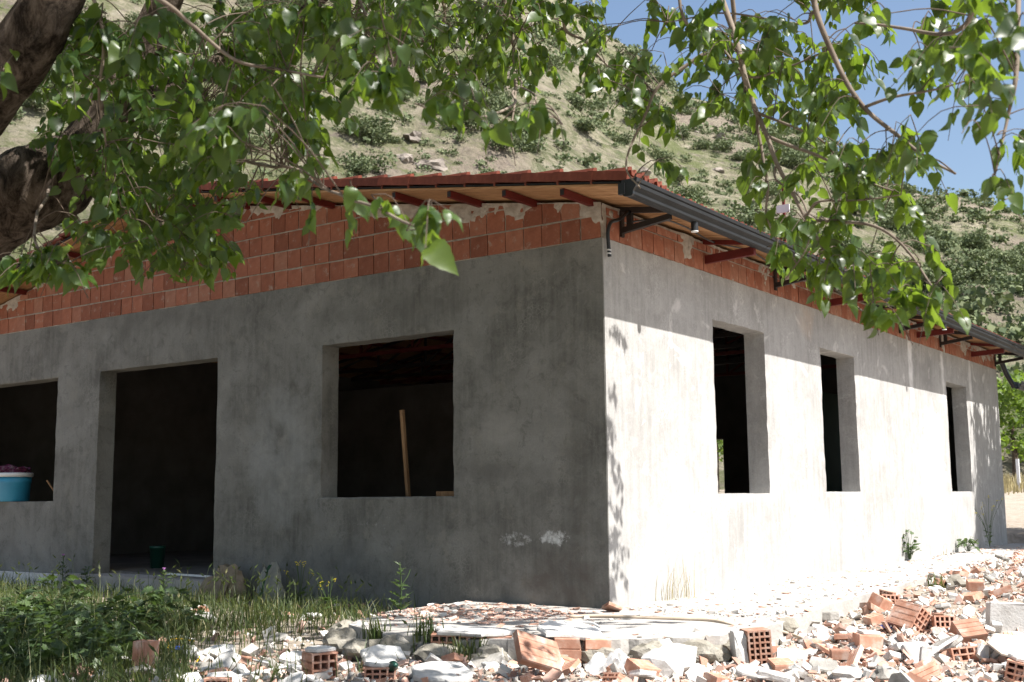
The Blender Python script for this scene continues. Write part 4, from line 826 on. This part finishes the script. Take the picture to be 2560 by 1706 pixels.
for i, (a, b) in enumerate(wp):
    o = put(ob('leafy_weed', wm[i % 5], MT['weed']), a, b, (0, 0, i*1.9), .01); o.scale = (random.uniform(.6, .95),)*3; tag(o, 'dark green lobed leafy weed in the overgrown bank by the gable wall', 'weed', 'leafy weeds along the gable wall')
def thistle(px, py, h, label, seed, flower=True):
    o = tag(empty('thistle'), label, 'thistle'); put(o, px, py, (0, 0, seed), .01); rs = np.random.default_rng(seed)
    st = [(0, 0, 0), (.01, .01, h*.5), (-.005, .015, h)]; m = MB(); m.tube(spline(st, 4), [.006]*5+[.005]*4, 6); br = [(0, 0, h*.5), (.06, .02, h*.72), (.08, .03, h*.85)]; m.tube(spline(br, 3), .0035, 5); m.build('stem', MT['weed'], o)
    nl = 26; z = rs.uniform(.05, .95, nl)*h; a = rs.uniform(0, 6.28, nl); T = np.array([(0, 0, 0), (.16, .1, .06), (.06, .22, 0), (.22, .36, .08), (.07, .46, 0), (.18, .62, .08), (.05, .7, 0), (0, 1.1, -.06), (-.05, .7, 0), (-.18, .62, .08), (-.07, .46, 0), (-.22, .36, .08), (-.06, .22, 0), (-.16, .1, .06)])
    F_ = [(0, 1, 2), (2, 3, 4), (4, 5, 6), (6, 7, 8), (8, 9, 10), (10, 11, 12), (12, 13, 0), (0, 2, 12), (2, 4, 10), (2, 10, 12), (4, 6, 8), (4, 8, 10)]
    V, Fc = scatter(T, F_, np.stack([np.cos(a)*.006, np.sin(a)*.006, z], -1), frames(np.stack([np.cos(a), np.sin(a), rs.uniform(-.1, .7, nl)], -1), np.tile([0, 0, 1.], (nl, 1))+rs.normal(0, .2, (nl, 3))), (.15-.08*z/h)*rs.uniform(.7, 1.1, nl)); ob('foliage', mesh_np('foliage', V, Fc), MT['weed'], o)
    if flower:
        MB().add(*lathe([(0, -.012), (.012, -.01), (.015, 0), (.011, .012)], 10)).build('bud', MT['weed'], o, loc=(-.005, .015, h+.008)); m = MB()
        for k in range(26): q = rs.normal(0, .55, 2); m.tube([(0, 0, .008), (q[0]*.010, q[1]*.010, .022), (q[0]*.020, q[1]*.020, .034)], .0016, 3, False)
        m.build('flower', MT['pink'], o, loc=(-.005, .015, h+.006))
thistle(158, 1475, .36, 'tall thistle with purple flower before the white plinth', 3); thistle(410, 1540, .38, 'purple flowered thistle standing in the grass before the doorstep', 9); thistle(215, 1480, .27, 'flowerless thistle beside the white plinth', 5, False)
thistle(1000, 1540, .40, 'dark seeding weed stalk at the foot of the gable wall', 7, False)
def mustard(px, py, h, label, seed, n=9, spread=.16, dry=False):
    o = tag(empty('mustard_plant'), label, 'plant'); put(o, px, py, (0, 0, 0), .01); rs = np.random.default_rng(seed); m = MB(); tips = []
    for k in range(n):
        a = rs.uniform(0, 6.28); r_ = spread*rs.uniform(.3, 1); hh = h*rs.uniform(.6, 1.05); e = (r_*math.cos(a), r_*math.sin(a), hh); m.tube(spline([(0, 0, 0), (e[0]*.3, e[1]*.3, hh*.55), e], 4), .0028, 4, False); tips.append(e)
    m.build('stem', MT['weed'], o); V = []; nl = 18; a = rs.uniform(0, 6.28, nl)
    VV, FF = scatter(np.array(LOBE), LOBEF, np.stack([np.cos(a)*.03, np.sin(a)*.03, rs.uniform(.02, h*.45, nl)], -1), frames(np.stack([np.cos(a), np.sin(a), rs.uniform(-.2, .8, nl)], -1), np.tile([0, 0, 1.], (nl, 1))), rs.uniform(.04, .08, nl)); ob('foliage', mesh_np('foliage', VV, FF), MT['weed'], o)
    m = MB()
    for e in tips:
        for k in range(5): q = rs.normal(0, .012, 3); c_ = np.array(e)+q; m.add([c_+[.008, 0, 0], c_+[0, .008, 0.003], c_+[-.008, 0, 0], c_+[0, -.008, .003], c_+[0, 0, -.006]], [(0, 1, 2, 3), (0, 4, 1), (1, 4, 2), (2, 4, 3), (3, 4, 0)])
    m.build('flower', MT['yellow_flower'], o); return o
mustard(2475, 1372, .85, 'airy yellow flowered mustard plant at the far end of the sunny wall', 2, 12, .35); mustard(750, 1530, .42, 'small yellow mustard flowers beside the printed sack', 4, 6, .16); mustard(820, 1540, .30, 'low yellow mustard flowers along the shaded gable wall', 6, 4, .14)
for i, (a, b, h, lab) in enumerate([(2275, 1402, .42, 'green upright weed at the foot of the sunny wall'), (2420, 1382, .28, 'small weed growing below the far side window')]):
    o = put(ob('wall_weed', weed_mesh(40+i, 40, h, .13, (.05, .09)), MT['weed']), a, b, (0, 0, i), .01); tag(o, lab, 'weed')
for i, (a, b, n_, h, lab) in enumerate([(1668, 1502, 30, .40, 'dry barley tuft at the foot of the sunny wall near the corner'), (1722, 1495, 20, .45, 'dry barley tuft below the first side window'), (1900, 1455, 22, .3, 'thin dry grass tuft below the gap between side windows'), (1960, 1440, 30, .12, 'low dry grass clump on the wall footing'), (2350, 1388, 26, .25, 'dry weed tuft by the cracked render')]):
    q = hit(a, b); pos = np.array([(random.gauss(0, .05), random.gauss(0, .09), 0) for _ in range(n_)]); V, Fc = grass_mesh(pos, h*.25, h, .45, .0025); tag(ob('dry_tuft', mesh_np('dry_tuft', V, Fc), MT['straw'], loc=q), lab, 'grass tuft')

# ------------------------------------------------------------------ the mulberry tree that frames the view
K = 2560/2353
tree = tag(empty('mulberry_tree', (0, 0, 0)), 'old mulberry tree with thick bark limbs and leafy branches hanging over the house', 'tree')
def G(pts): return [P(a*K, b*K, d) for a, b, d in pts]
limb1 = spline(G([(-900, 1420, 7.4), (-700, 1050, 7.2), (-420, 720, 6.9), (-150, 560, 6.7), (20, 470, 6.6), (130, 405, 6.6), (205, 350, 6.7), (270, 220, 6.8), (340, 90, 6.9), (420, -80, 6.9)]), 8); n_ = len(limb1)
base_z = float(gz(limb1[0][0], limb1[0][1])); limb1 = [np.array([q[0], q[1], q[2]+(base_z-.15-limb1[0][2])*max(0, 1-i/14)]) for i, q in enumerate(limb1)]
rad1 = list(np.interp(np.arange(n_), [0, 8, 16, 24, 33, 40, 47, 54, 62, n_], [.5, .40, .34, .285, .235, .23, .17, .13, .10, .08]))
MB().tube(limb1, rad1, 22, True, .22).build('trunk', MT['bark'], tree, True)
limb2 = spline([limb1[20]]+G([(-330, 430, 6.2), (-120, 300, 5.6), (10, 170, 5.4), (100, 40, 5.3), (170, -90, 5.3), (300, -420, 5.4)]), 8); MB().tube(limb2, list(np.linspace(.24, .085, len(limb2))), 18, True, .2, 3).build('limb', MT['bark'], tree, True)
limb3 = spline([limb1[40]]+G([(240, 330, 6.9), (330, 240, 7.1), (420, 190, 7.3), (560, 110, 7.6), (700, 30, 7.9), (900, -160, 8.0)]), 6); MB().tube(limb3, list(np.linspace(.09, .035, len(limb3))), 12, True, .2, 5).build('limb', MT['bark'], tree, True)
over = spline([limb1[-1]]+G([(700, -330, 6.7), (1100, -420, 6.5), (1500, -330, 6.2), (1760, -200, 5.9), (2050, -190, 5.5), (2350, -230, 5.0)]), 8); MB().tube(over, list(np.linspace(.08, .03, len(over))), 10, True, .15, 7).build('limb', MT['bark'], tree, True)
BR = {}                                            # named branch polylines
def branch(name, pts, ra, rb, start=None, n=7):
    q = G(pts); q = ([start] if start is not None else [])+q; sp = spline(q, n); sp = [p_+np.array([noise.noise(Vector(p_)*2.3), noise.noise(Vector(p_)*2.3+Vector((9, 0, 0))), noise.noise(Vector(p_)*2.3+Vector((0, 9, 0)))])*.035*(0 if i == 0 else 1) for i, p_ in enumerate(sp)]
    MB().tube(sp, list(np.linspace(ra, rb, len(sp))), 7).build('branch', MT['branch'], tree, True); BR[name] = sp; return sp
near_ = lambda poly, x, y: poly[int(np.argmin([math.hypot(proj(q)[0]-x*K, proj(q)[1]-y*K) for q in poly]))]
branch('r1', [(1640, -60, 5.9), (1700, 140, 5.7), (1735, 230, 5.7), (1765, 300, 5.6), (1800, 400, 5.5), (1850, 520, 5.4), (1900, 590, 5.3), (1930, 660, 5.2)], .018, .006, near_(over, 1640, -260))
branch('r2', [(1870, -20, 5.2), (1925, 130, 5.1), (1985, 250, 5.0), (2070, 320, 4.9), (2140, 370, 4.8), (2200, 400, 4.7)], .016, .005, near_(over, 1850, -200))
branch('r3', [(1690, 60, 6.2), (1600, 130, 6.2), (1520, 190, 6.2), (1480, 270, 6.2), (1440, 380, 6.1), (1465, 430, 6.0)], .014, .004, near_(over, 1640, -260))
branch('r4', [(1860, 350, 5.5), (1960, 400, 5.4), (2060, 430, 5.3)], .010, .004, near_(BR['r1'], 1765, 300))
branch('r5', [(1770, 420, 5.6), (1765, 500, 5.6), (1790, 580, 5.5)], .009, .004, near_(BR['r1'], 1750, 260))
branch('r6', [(2250, -20, 4.6), (2200, 60, 4.7), (2080, 60, 4.9), (1970, 55, 5.0)], .014, .005, near_(over, 2300, -230))
branch('r7', [(1990, 520, 5.0), (2080, 590, 4.8), (2140, 660, 4.6)], .009, .004, near_(BR['r1'], 1850, 520))
branch('r8', [(2330, 130, 4.3), (2310, 260, 4.3), (2290, 400, 4.2)], .012, .004, near_(over, 2350, -230))
branch('r9', [(1960, 690, 5.0), (2010, 730, 4.6)], .006, .003, near_(BR['r1'], 1925, 650))
branch('ra', [(1560, 20, 6.0), (1650, 110, 5.9), (1720, 170, 5.8), (1800, 150, 5.8), (1900, 120, 5.6)], .010, .004, near_(over, 1560, -300))
branch('rb', [(1820, 280, 5.5), (1900, 330, 5.4), (1950, 420, 5.3)], .008, .003, near_(BR['r1'], 1740, 240))
branch('rc', [(1880, 470, 5.3), (1980, 460, 5.2), (2080, 440, 5.1)], .007, .003, near_(BR['r1'], 1840, 500))
branch('rd', [(1850, 60, 5.6), (1750, 40, 5.8), (1640, 30, 6.0), (1530, 50, 6.2)], .009, .003, near_(BR['r2'], 1880, 20))
branch('re', [(2060, 220, 4.9), (2160, 200, 4.8), (2240, 180, 4.7)], .008, .003, near_(BR['r2'], 1985, 250))
branch('rf', [(1790, 420, 5.5), (1840, 470, 5.4), (1850, 560, 5.3), (1800, 640, 5.3)], .007, .003, near_(BR['r1'], 1790, 380))
branch('l1', [(370, 0, 5.0), (440, 50, 5.0), (560, 150, 4.9), (740, 170, 4.7)], .014, .005, near_(limb2, 170, -90))
branch('l2', [(235, 80, 5.2), (230, 230, 5.2), (245, 330, 5.2)], .010, .005, near_(limb2, 170, -90))
branch('l3', [(520, 330, 6.0), (620, 380, 5.6), (700, 400, 5.0), (790, 450, 4.2), (900, 490, 3.7), (980, 520, 3.4)], .010, .004, near_(limb3, 420, 190))
branch('l4', [(250, 430, 6.2), (330, 500, 6.1), (430, 560, 6.0)], .012, .004, near_(limb1, 205, 350))
branch('l5', [(80, 520, 5.6), (100, 590, 5.4), (120, 630, 5.3)], .009, .004, near_(limb1, 130, 405))
branch('m1', [(800, -60, 6.6), (860, 60, 6.2), (900, 150, 5.0), (910, 210, 4.2)], .012, .004, near_(over, 700, -330))
branch('m2', [(1150, -60, 6.8), (1180, 80, 6.6), (1185, 200, 6.4), (1175, 300, 6.2), (1180, 380, 6.0)], .012, .003, near_(over, 1100, -420))
branch('m3', [(1180, 240, 5.6), (1090, 270, 4.8), (1000, 260, 4.4), (950, 250, 4.2)], .007, .003, near_(BR['m2'], 1183, 170))
branch('m4', [(1230, 230, 5.4), (1270, 250, 4.8), (1290, 270, 4.5)], .006, .003, near_(BR['m2'], 1183, 170))
branch('m5', [(1000, -80, 8.0), (1020, 40, 8.2), (980, 100, 8.3)], .02, .006, near_(over, 1100, -420))
branch('m6', [(1300, 30, 7.2), (1340, 100, 7.2), (1420, 170, 7.0)], .016, .005, near_(over, 1500, -330))
ALLB = np.array([q for s_ in list(BR.values())+[limb1[36:], limb2[16:], limb3, over] for q in s_])
# leaf masses: x, y, rx, ry (pixels of the photograph / 1.088), distance, spread, twigs
ZN = [(420, 240, 300, 230, 6.2, 1.3, 150), (300, 460, 230, 110, 6.0, .9, 85), (420, 560, 110, 60, 6.0, .5, 32), (90, 610, 90, 45, 5.4, .4, 22), (160, 120, 180, 120, 5.6, .8, 55), (700, 110, 190, 120, 6.0, 1.3, 75), (690, 250, 80, 70, 5.2, .6, 20), (540, 290, 45, 60, 4.2, .3, 7), (560, 400, 120, 60, 5.6, .5, 22),
      (985, 50, 230, 80, 7.6, 1.2, 110), (840, 40, 140, 70, 5.2, 1.0, 30), (1230, 70, 180, 90, 7.2, 1., 70), (1080, 150, 140, 50, 7.6, .6, 32), (890, 190, 60, 55, 4.0, .35, 8), (1020, 260, 90, 40, 4.5, .4, 8), (1255, 255, 80, 45, 4.6, .35, 9), (1150, 350, 30, 35, 5.0, .1, 3), (1060, 210, 60, 30, 5., .3, 5),
      (710, 410, 45, 60, 4.6, .2, 4), (850, 475, 70, 25, 3.9, .2, 4), (980, 520, 35, 40, 3.4, .1, 3), (480, 110, 200, 110, 7.4, .8, 55), (250, 330, 200, 110, 6.4, .7, 45),
      (1430, 180, 90, 60, 6.4, .5, 26), (1540, 80, 120, 70, 6.4, .8, 34), (1690, 70, 120, 80, 6.0, .9, 36), (1820, 160, 150, 110, 5.8, .8, 44), (1960, 240, 130, 100, 5.4, .7, 34), (2080, 110, 150, 110, 5.3, .8, 48), (2020, 340, 110, 60, 5.1, .5, 22), (2260, 90, 110, 110, 4.2, .8, 30), (2240, 240, 100, 80, 4.5, .5, 18), (2150, 350, 80, 50, 4.9, .4, 14),
      (1880, 400, 110, 55, 5.5, .5, 20), (2020, 450, 110, 45, 5.3, .4, 16), (2300, 440, 45, 60, 4.3, .3, 9), (1860, 500, 80, 50, 5.4, .4, 18), (1850, 580, 80, 40, 5.4, .3, 14), (1960, 590, 90, 50, 5.2, .4, 18), (2090, 620, 100, 55, 4.8, .4, 18), (2150, 670, 40, 30, 4.7, .2, 6), (2010, 725, 75, 35, 4.5, .2, 9), (1750, 360, 40, 80, 5.7, .3, 14), (1530, 400, 40, 25, 6.0, .15, 5), (1480, 250, 60, 50, 6.2, .3, 10), (1600, 250, 80, 60, 6.2, .5, 16), (1590, 480, 28, 12, 6.0, .1, 2), (1680, 180, 60, 60, 5.8, .4, 14), (2330, 330, 40, 60, 4.3, .3, 8), (1930, 640, 40, 40, 5.1, .2, 6)]
OPEN = [(-50, 400, 165, 560, .9), (-50, 60, 70, 200, .3), (1040, 385, 1490, 660, 1), (560, 310, 660, 440, .9), (770, 300, 1110, 430, .85), (930, 330, 1110, 420, 1), (1215, 330, 1420, 430, 1), (1480, 430, 1735, 900, .97), (-50, 660, 1700, 1000, 1), (545, 540, 900, 1000, 1), (560, 470, 760, 560, .9), (2215, 500, 2500, 1000, 1), (1700, 730, 1935, 1000, 1), (1500, 780, 2500, 1000, 1), (1390, 15, 1480, 120, .85), (1500, 90, 1560, 170, .7), (1985, 215, 2050, 310, .8), (2155, 315, 2265, 470, .9), (2185, 175, 2235, 285, .7), (1800, 5, 1850, 55, .7), (1560, 290, 1690, 420, .85), (1320, 300, 1440, 400, .9), (1740, 640, 1830, 800, .9), (2110, 480, 2225, 545, .9), (1660, 300, 1710, 460, .8)]
TW = []                                            # twig centres
for (x, y, rx, ry, d, sp_, nt_) in ZN:
    for _ in range(int(nt_*(.80 if x < 780 else .58 if x < 1350 else .38)+.5)):
        a = random.uniform(0, 6.28); q = math.sqrt(random.random()); TW.append((P((x+rx*q*math.cos(a))*K, (y+ry*q*math.sin(a))*K, d+random.uniform(-sp_, sp_)), 1.))
# leaves that throw the dapples on the sunny wall by the corner
for _ in range(30):
    zw = random.uniform(.1, 2.35); d = random.uniform(1.5, 2.2)
    if (1.15 < zw < 1.35): continue
    TW.append((np.array([d, random.gauss(.02, .10)+.044*d, zw+1.43*d]), 1.))
# the crown goes on above and behind the frame
k_ = 0
while k_ < 2700:
    q = np.array([random.uniform(-6.5, 4.2), random.uniform(-9.5, -.9), 0]); c_ = math.hypot((q[0]+.8)/5.2, (q[1]+5.0)/4.4)
    if c_ > 1: continue
    q[2] = random.uniform(3.9, 4.6+3.4*math.sqrt(1-c_*c_)); px, py, z = proj(q)
    if z > .3 and (py > -90 and -250 < px < 2800): continue
    if q[0] > 2.9 and q[1] > -2.3: continue
    if fbm(q[0]*.8, q[1]*.8, 91, 3) < -.07: continue
    TW.append((q, 1.2)); k_ += 1
for _ in range(160): TW.append((np.array([random.uniform(1.9, 3.9), random.uniform(-2.5, -.25), random.uniform(4.25, 5.4)]), 1.2))
tb = MB(); LP = []; LT = []; LN = []; LS = []
def shut(c_):
    a, b, d = proj(c_); a /= K; b = b/K+20
    return d > .5 and any(x0 < a < x1 and y0 < b < y1 and pr > .75 for x0, y0, x1, y1, pr in OPEN) and not (690 < a < 1030 and 350 < b < 570 and d < 5)
for (c_, sc_) in TW:
    if shut(c_): continue
    dd = np.linalg.norm(ALLB-c_, axis=1); j = int(np.argmin(dd)); vis = sc_ == 1.
    out = (c_-ALLB[j]); out = out/(np.linalg.norm(out)+1e-6); dr = np.array([out[0]+random.gauss(0, .35), out[1]+random.gauss(0, .35), -.35+random.gauss(0, .3)]); dr /= np.linalg.norm(dr)
    L_ = random.uniform(.16, .30); s_ = c_-dr*L_*.5; e = c_+dr*L_*.5+np.array([0, 0, -.06]); pts = spline([s_, c_+np.array([0, 0, .03]), e], 3)
    if dd[j] < .55 and vis: pts = spline([ALLB[j], ALLB[j]*.5+s_*.5+np.array([0, 0, .06*min(1, dd[j])]), s_], 3)[:-1]+pts
    tb.tube(pts, list(np.linspace(.0034 if vis else .007, .0014, len(pts))), 4 if vis else 3, False)
    nl = random.randint(7, 12)
    for k in range(nl):
        t_ = (k+.6)/nl; q = s_*(1-t_)**2+2*t_*(1-t_)*(c_+np.array([0, 0, .03]))+e*t_*t_; sd_ = np.cross(dr, [0, 0, 1]); sd_ /= np.linalg.norm(sd_)+1e-6; sd_ *= (1 if k % 2 else -1)
        tip = sd_*random.uniform(.2, .7)+dr*random.uniform(.1, .6)+np.array([random.gauss(0, .3), random.gauss(0, .3), random.gauss(-.85, .35)]); LP.append(q+tip/np.linalg.norm(tip)*.018); LT.append(tip); LN.append(np.array([random.gauss(.15, .6), random.gauss(-.1, .6), random.gauss(.55, .4)])); LS.append(random.choice([random.uniform(.035, .06), random.uniform(.05, .085), random.uniform(.06, .108)])*(1 if vis else 1.3))
ob('twigs', tb.mesh('twigs', True), MT['twig'], tree)['kind'] = 'stuff'
LP, LT, LN, LS = map(np.array, (LP, LT, LN, LS))
_d = (LP-CAM)@fw; _x = (1280+F_PX*((LP-CAM)@rt)/np.maximum(_d, .1))/K; _y = (853-F_PX*((LP-np.array([0, 0, .05])-CAM)@up)/np.maximum(_d, .1))/K; ok_ = np.ones(len(LP), bool)
for a, b, c_, d, pr in OPEN: ok_ &= ~((_d > .5)&(_x > a)&(_x < c_)&(_y > b)&(_y < d)&(rng.random(len(LP)) < pr)&~((_x > 690)&(_x < 1030)&(_y > 370)&(_y < 570)&(_d < 5)))
LP, LT, LN, LS = LP[ok_], LT[ok_], LN[ok_], LS[ok_]; RM = frames(LT, LN)
half = [(.17, -.08), (.31, .02), (.40, .2), (.37, .42), (.25, .66), (.10, .90)]
def leaf_tpl(h, teeth=0):
    if teeth:
        o = []; hh = [(0, 0)]+h+[(0, 1.08)]
        for (a, b), (c, d) in zip(hh, hh[1:]): o += [(a, b), ((a+c)/2*.95, (b+d)/2-.01)]
        h = o[1:]
    n = len(h); mid = [(0, b) for a, b in h]; mid[0] = (0, 0); V = []
    def zz(a, b): return .22*abs(a)-.22*max(0, b)**2+.03*math.sin(9*b+3*a)
    V = [(0, b if i else 0., zz(0, max(b, 0))) for i, (a, b) in enumerate(mid)]+[(0, 1.08, zz(0, 1.08))]+[(a, b, zz(a, b)) for a, b in h]+[(-a, b, zz(a, b)) for a, b in h]
    Fc = []
    for i in range(n-1):
        Fc += [(i, n+1+i, n+2+i), (i, n+2+i, i+1), (i, 2*n+2+i, 2*n+1+i), (i, i+1, 2*n+2+i)]
    Fc += [(n-1, 2*n, n), (n-1, n, 3*n)]; return np.array(V), Fc
T1, F1 = leaf_tpl(half); T2, F2 = leaf_tpl(half, 1)
dep = (LP-CAM)@fw; pxx = 1280+F_PX*((LP-CAM)@rt)/np.maximum(dep, .1); pyy = 853-F_PX*((LP-CAM)@up)/np.maximum(dep, .1)
inf = (dep > .5)&(pxx > 10)&(pxx < 2550)&(pyy > 5)&(pyy < 1500); size = np.where(inf, LS/np.maximum(dep, .1), 0); big = np.argsort(-size)[:300]; bm_ = np.zeros(len(LP), bool); bm_[big] = True
leafs = []
for i in range(3): 
    T = T2.copy(); T[:, 2] += .05*np.sin(T[:, 1]*6+i*2)*(1+np.abs(T[:, 0])); T[:, 0] *= 1-.08*i; leafs.append(mesh_np('leaf', T, F2, True))
for c_, i in enumerate(big):
    o = ob('leaf', leafs[c_ % 3], MT['leaf_single'], tree); Mx = Matrix.Identity(4)
    for a in range(3):
        for b in range(3): Mx[a][b] = RM[i][a, b]*LS[i]
        Mx[a][3] = LP[i][a]
    o.matrix_local = Mx
V, Fc = scatter(T1, F1, LP[~bm_], RM[~bm_], LS[~bm_]); ob('foliage', mesh_np('foliage', V, Fc, True), MT['leaf'], tree)['kind'] = 'stuff'

# ------------------------------------------------------------------ hillside shrubs and rocks, yard trees, fence
QT = np.array([(-.5, 0, 0), (.5, 0, 0), (.35, .9, .1), (-.35, .9, .1)]); QF = [(0, 1, 2, 3)]
def bush_mesh(seed, n=900, flat=.9, ls=.085):
    rs = np.random.default_rng(seed); cl = rs.normal(0, .36, (8, 3))*[1, 1, .6]; cl[:, 2] = np.abs(cl[:, 2])+.38; c_ = cl[rs.integers(0, 8, n)]; d = rs.normal(0, 1, (n, 3)); d /= np.linalg.norm(d, axis=1, keepdims=True)
    pos = c_+d*rs.uniform(.2, .42, n)[:, None]; pos[:, 2] = np.clip(pos[:, 2], .02, None)*flat; nr = d+rs.normal(0, .4, (n, 3)); tp = rs.normal(0, 1, (n, 3)); V, Fc = scatter(QT, QF, pos, frames(tp, nr), rs.uniform(.6, 1.4, n)*ls); return V, Fc
bushes = [mesh_np('shrub', *bush_mesh(i)) for i in range(8)]
bare = []; taken = 0; far = []
def hz(a, r): x, y, z = hill_xyz(np.array([[a]]), np.array([[r]])); return float(x[0, 0]), float(y[0, 0]), float(z[0, 0])
cand = []
for _ in range(16000):
    a = random.uniform(R(-27), R(27)); r_ = math.sqrt(random.uniform(60**2, 200**2)); x, y, z = hz(a, r_) if False else (0, 0, 0)
    cand.append((a, r_))
A_, B_ = np.array(cand).T; hx, hy, hz_ = hill_xyz(A_[None], B_[None]); hx, hy, hz_ = hx[0], hy[0], hz_[0]
dn = .22+1.5*np.clip(fbm(hx*.03, hy*.03, 71, 4)+.05, 0, 1)*1.6; dn = dn*(.5+.35*ss(R(-4), R(14), A_)); keep = rng.random(len(dn)) < dn; sel = np.where(keep)[0][:5200]
q = np.stack([hx, hy, hz_], -1)[sel]; dpt = (q-CAM)@fw; qx = 1280+F_PX*((q-CAM)@rt)/dpt; qy = 853-F_PX*((q-CAM)@up)/dpt; scl = np.where(rng.random(len(sel)) < .72, rng.uniform(.3, .85, len(sel)), rng.uniform(.9, 2.1, len(sel))); okv = (qx > -40)&(qx < 2600)&(qy > -40)&(qy < 760); order = np.argsort(-np.where(okv, scl/dpt, 0)); farV = []; farF = []; nvv = 0
fb = [bush_mesh(50+i, 85, .75, .2) for i in range(6)]
for c_, i in enumerate(order):
    if c_ < 290:
        o = ob('hill_shrub', bushes[c_ % 8], MT['shrub'], loc=q[i]-np.array([0, 0, .25]), rot=(0, 0, c_*1.3), scale=(scl[i]*1.15, scl[i]*1.15, scl[i]*random.uniform(.8, 1.1))); tag(o, 'dark green rounded shrub growing on the dry hillside', 'shrub', 'shrubs on the hillside')
    else:
        V, Fc = fb[c_ % 6]; an = c_*1.7; rm = np.array([[math.cos(an), -math.sin(an), 0], [math.sin(an), math.cos(an), 0], [0, 0, 1]]); farV.append(V@rm.T*scl[i]*1.15+q[i]-np.array([0, 0, .25])); farF.append(Fc+nvv); nvv += len(V)
tag(ob('hill_scrub', mesh_np('hill_scrub', np.concatenate(farV), np.concatenate(farF)), MT['shrub_far']), 'scattered small green scrub covering the hillside', 'scrub', kind='stuff')
for k in range(120):
    a = random.uniform(R(-26), R(22)); r_ = random.uniform(70, 185); X_, Y_, Z_ = hill_xyz(np.array([[a]]), np.array([[r_]]))
    if k < 8: rk = [blob(1, 2, .7, 1.6, i*2.3, (1, .8, .7)) for i in range(8)] if k == 0 else rk
    s_ = random.uniform(.3, 1.0); tag(ob('hill_rock', rk[k % 8], MT['rock'], loc=(X_[0, 0], Y_[0, 0], Z_[0, 0]-.1*s_), rot=(random.uniform(-.4, .4), random.uniform(-.4, .4), k), scale=(s_*1.3, s_, s_*.8)), 'weathered grey rock jutting from the hillside', 'rock', 'rocks on the hillside')
def yard_tree(px, d, h, w_, label, seed):
    b_ = P(px, 1224, d); z0 = float(gz(b_[0], b_[1])); o = tag(empty('yard_tree', (b_[0], b_[1], z0-.05)), label, 'tree', 'bright green trees beyond the yard'); rs = np.random.default_rng(seed)
    MB().tube([(0, 0, 0), (.05, .02, h*.3), (.0, .08, h*.6)], [.14, .11, .05], 9).build('trunk', MT['bark'], o); n = 1500; cl = np.stack([rs.normal(0, w_*.28, 26), rs.normal(0, w_*.28, 26), rs.uniform(h*.28, h*.95, 26)], -1); c_ = cl[rs.integers(0, 26, n)]; d_ = rs.normal(0, 1, (n, 3)); d_ /= np.linalg.norm(d_, axis=1, keepdims=True)
    V, Fc = scatter(QT, QF, c_+d_*rs.uniform(.1, .5, n)[:, None]*w_*.32, frames(rs.normal(0, 1, (n, 3)), d_), rs.uniform(.10, .2, n)); ob('crown', mesh_np('crown', V, Fc), MT['yard_leaf'], o)
yard_tree(2540, 46, 4.6, 3.4, 'bright green leafy tree beyond the yard fence', 1); yard_tree(2610, 50, 5.0, 3.6, 'bright green leafy tree beyond the yard fence', 2); yard_tree(2470, 52, 4.2, 3.2, 'bright green leafy tree beyond the yard fence', 3); yard_tree(2700, 47, 4.4, 3.4, 'bright green leafy tree beyond the yard fence', 4)
yard_tree(1790, 46, 5., 4., 'green tree behind the house, seen through the first side window and the rear opening', 6)
fp = [P(2470+i*78, 1224, 40+i*.3) for i in range(5)]
for q_ in fp: tag(MB().box((-.05, -.05, -.1), (.05, .05, 1.15)).build('fence_post', MT['white_plastic'], loc=(q_[0], q_[1], float(gz(q_[0], q_[1])))), 'slim white concrete post of the yard fence', 'fence post', 'posts of the yard fence')
gy = np.array([(b_[0]+random.gauss(0, 4), b_[1]+random.gauss(0, 1.2), 0) for b_ in [P(random.uniform(2380, 2900), 1224, random.uniform(40, 44)) for _ in range(2500)]]); gy[:, 2] = gz(gy[:, 0], gy[:, 1]); V, Fc = grass_mesh(gy, .3, .7, .4, .02); tag(ob('dry_grass', mesh_np('dry_grass', V, Fc), MT['straw']), 'dry straw coloured grass along the yard fence', 'grass', kind='stuff')
# a tree standing to the right of the yard throws its shade on the far end of the sunny wall
o = tag(empty('shade_tree', (4.4, 13.7, float(gz(4.4, 13.7))-.05)), 'leafy tree beside the yard shading the far end of the sunny wall', 'tree'); rs = np.random.default_rng(5)
MB().tube([(0, 0, 0), (.05, .1, 2.2), (-.2, .0, 4.2)], [.2, .16, .08], 10).build('trunk', MT['bark'], o); n = 9500; cl = np.stack([rs.uniform(-1.6, 1.2, 60), rs.uniform(-1.7, 1.9, 60), rs.uniform(2.6, 8.0, 60)], -1); c_ = cl[rs.integers(0, 60, n)]; d_ = rs.normal(0, 1, (n, 3)); d_ /= np.linalg.norm(d_, axis=1, keepdims=True)
V, Fc = scatter(T1, F1, c_+d_*rs.uniform(.1, .7, n)[:, None], frames(rs.normal(0, 1, (n, 3)), d_), rs.uniform(.12, .22, n)); ob('crown', mesh_np('crown', V, Fc), MT['yard_leaf'], o)
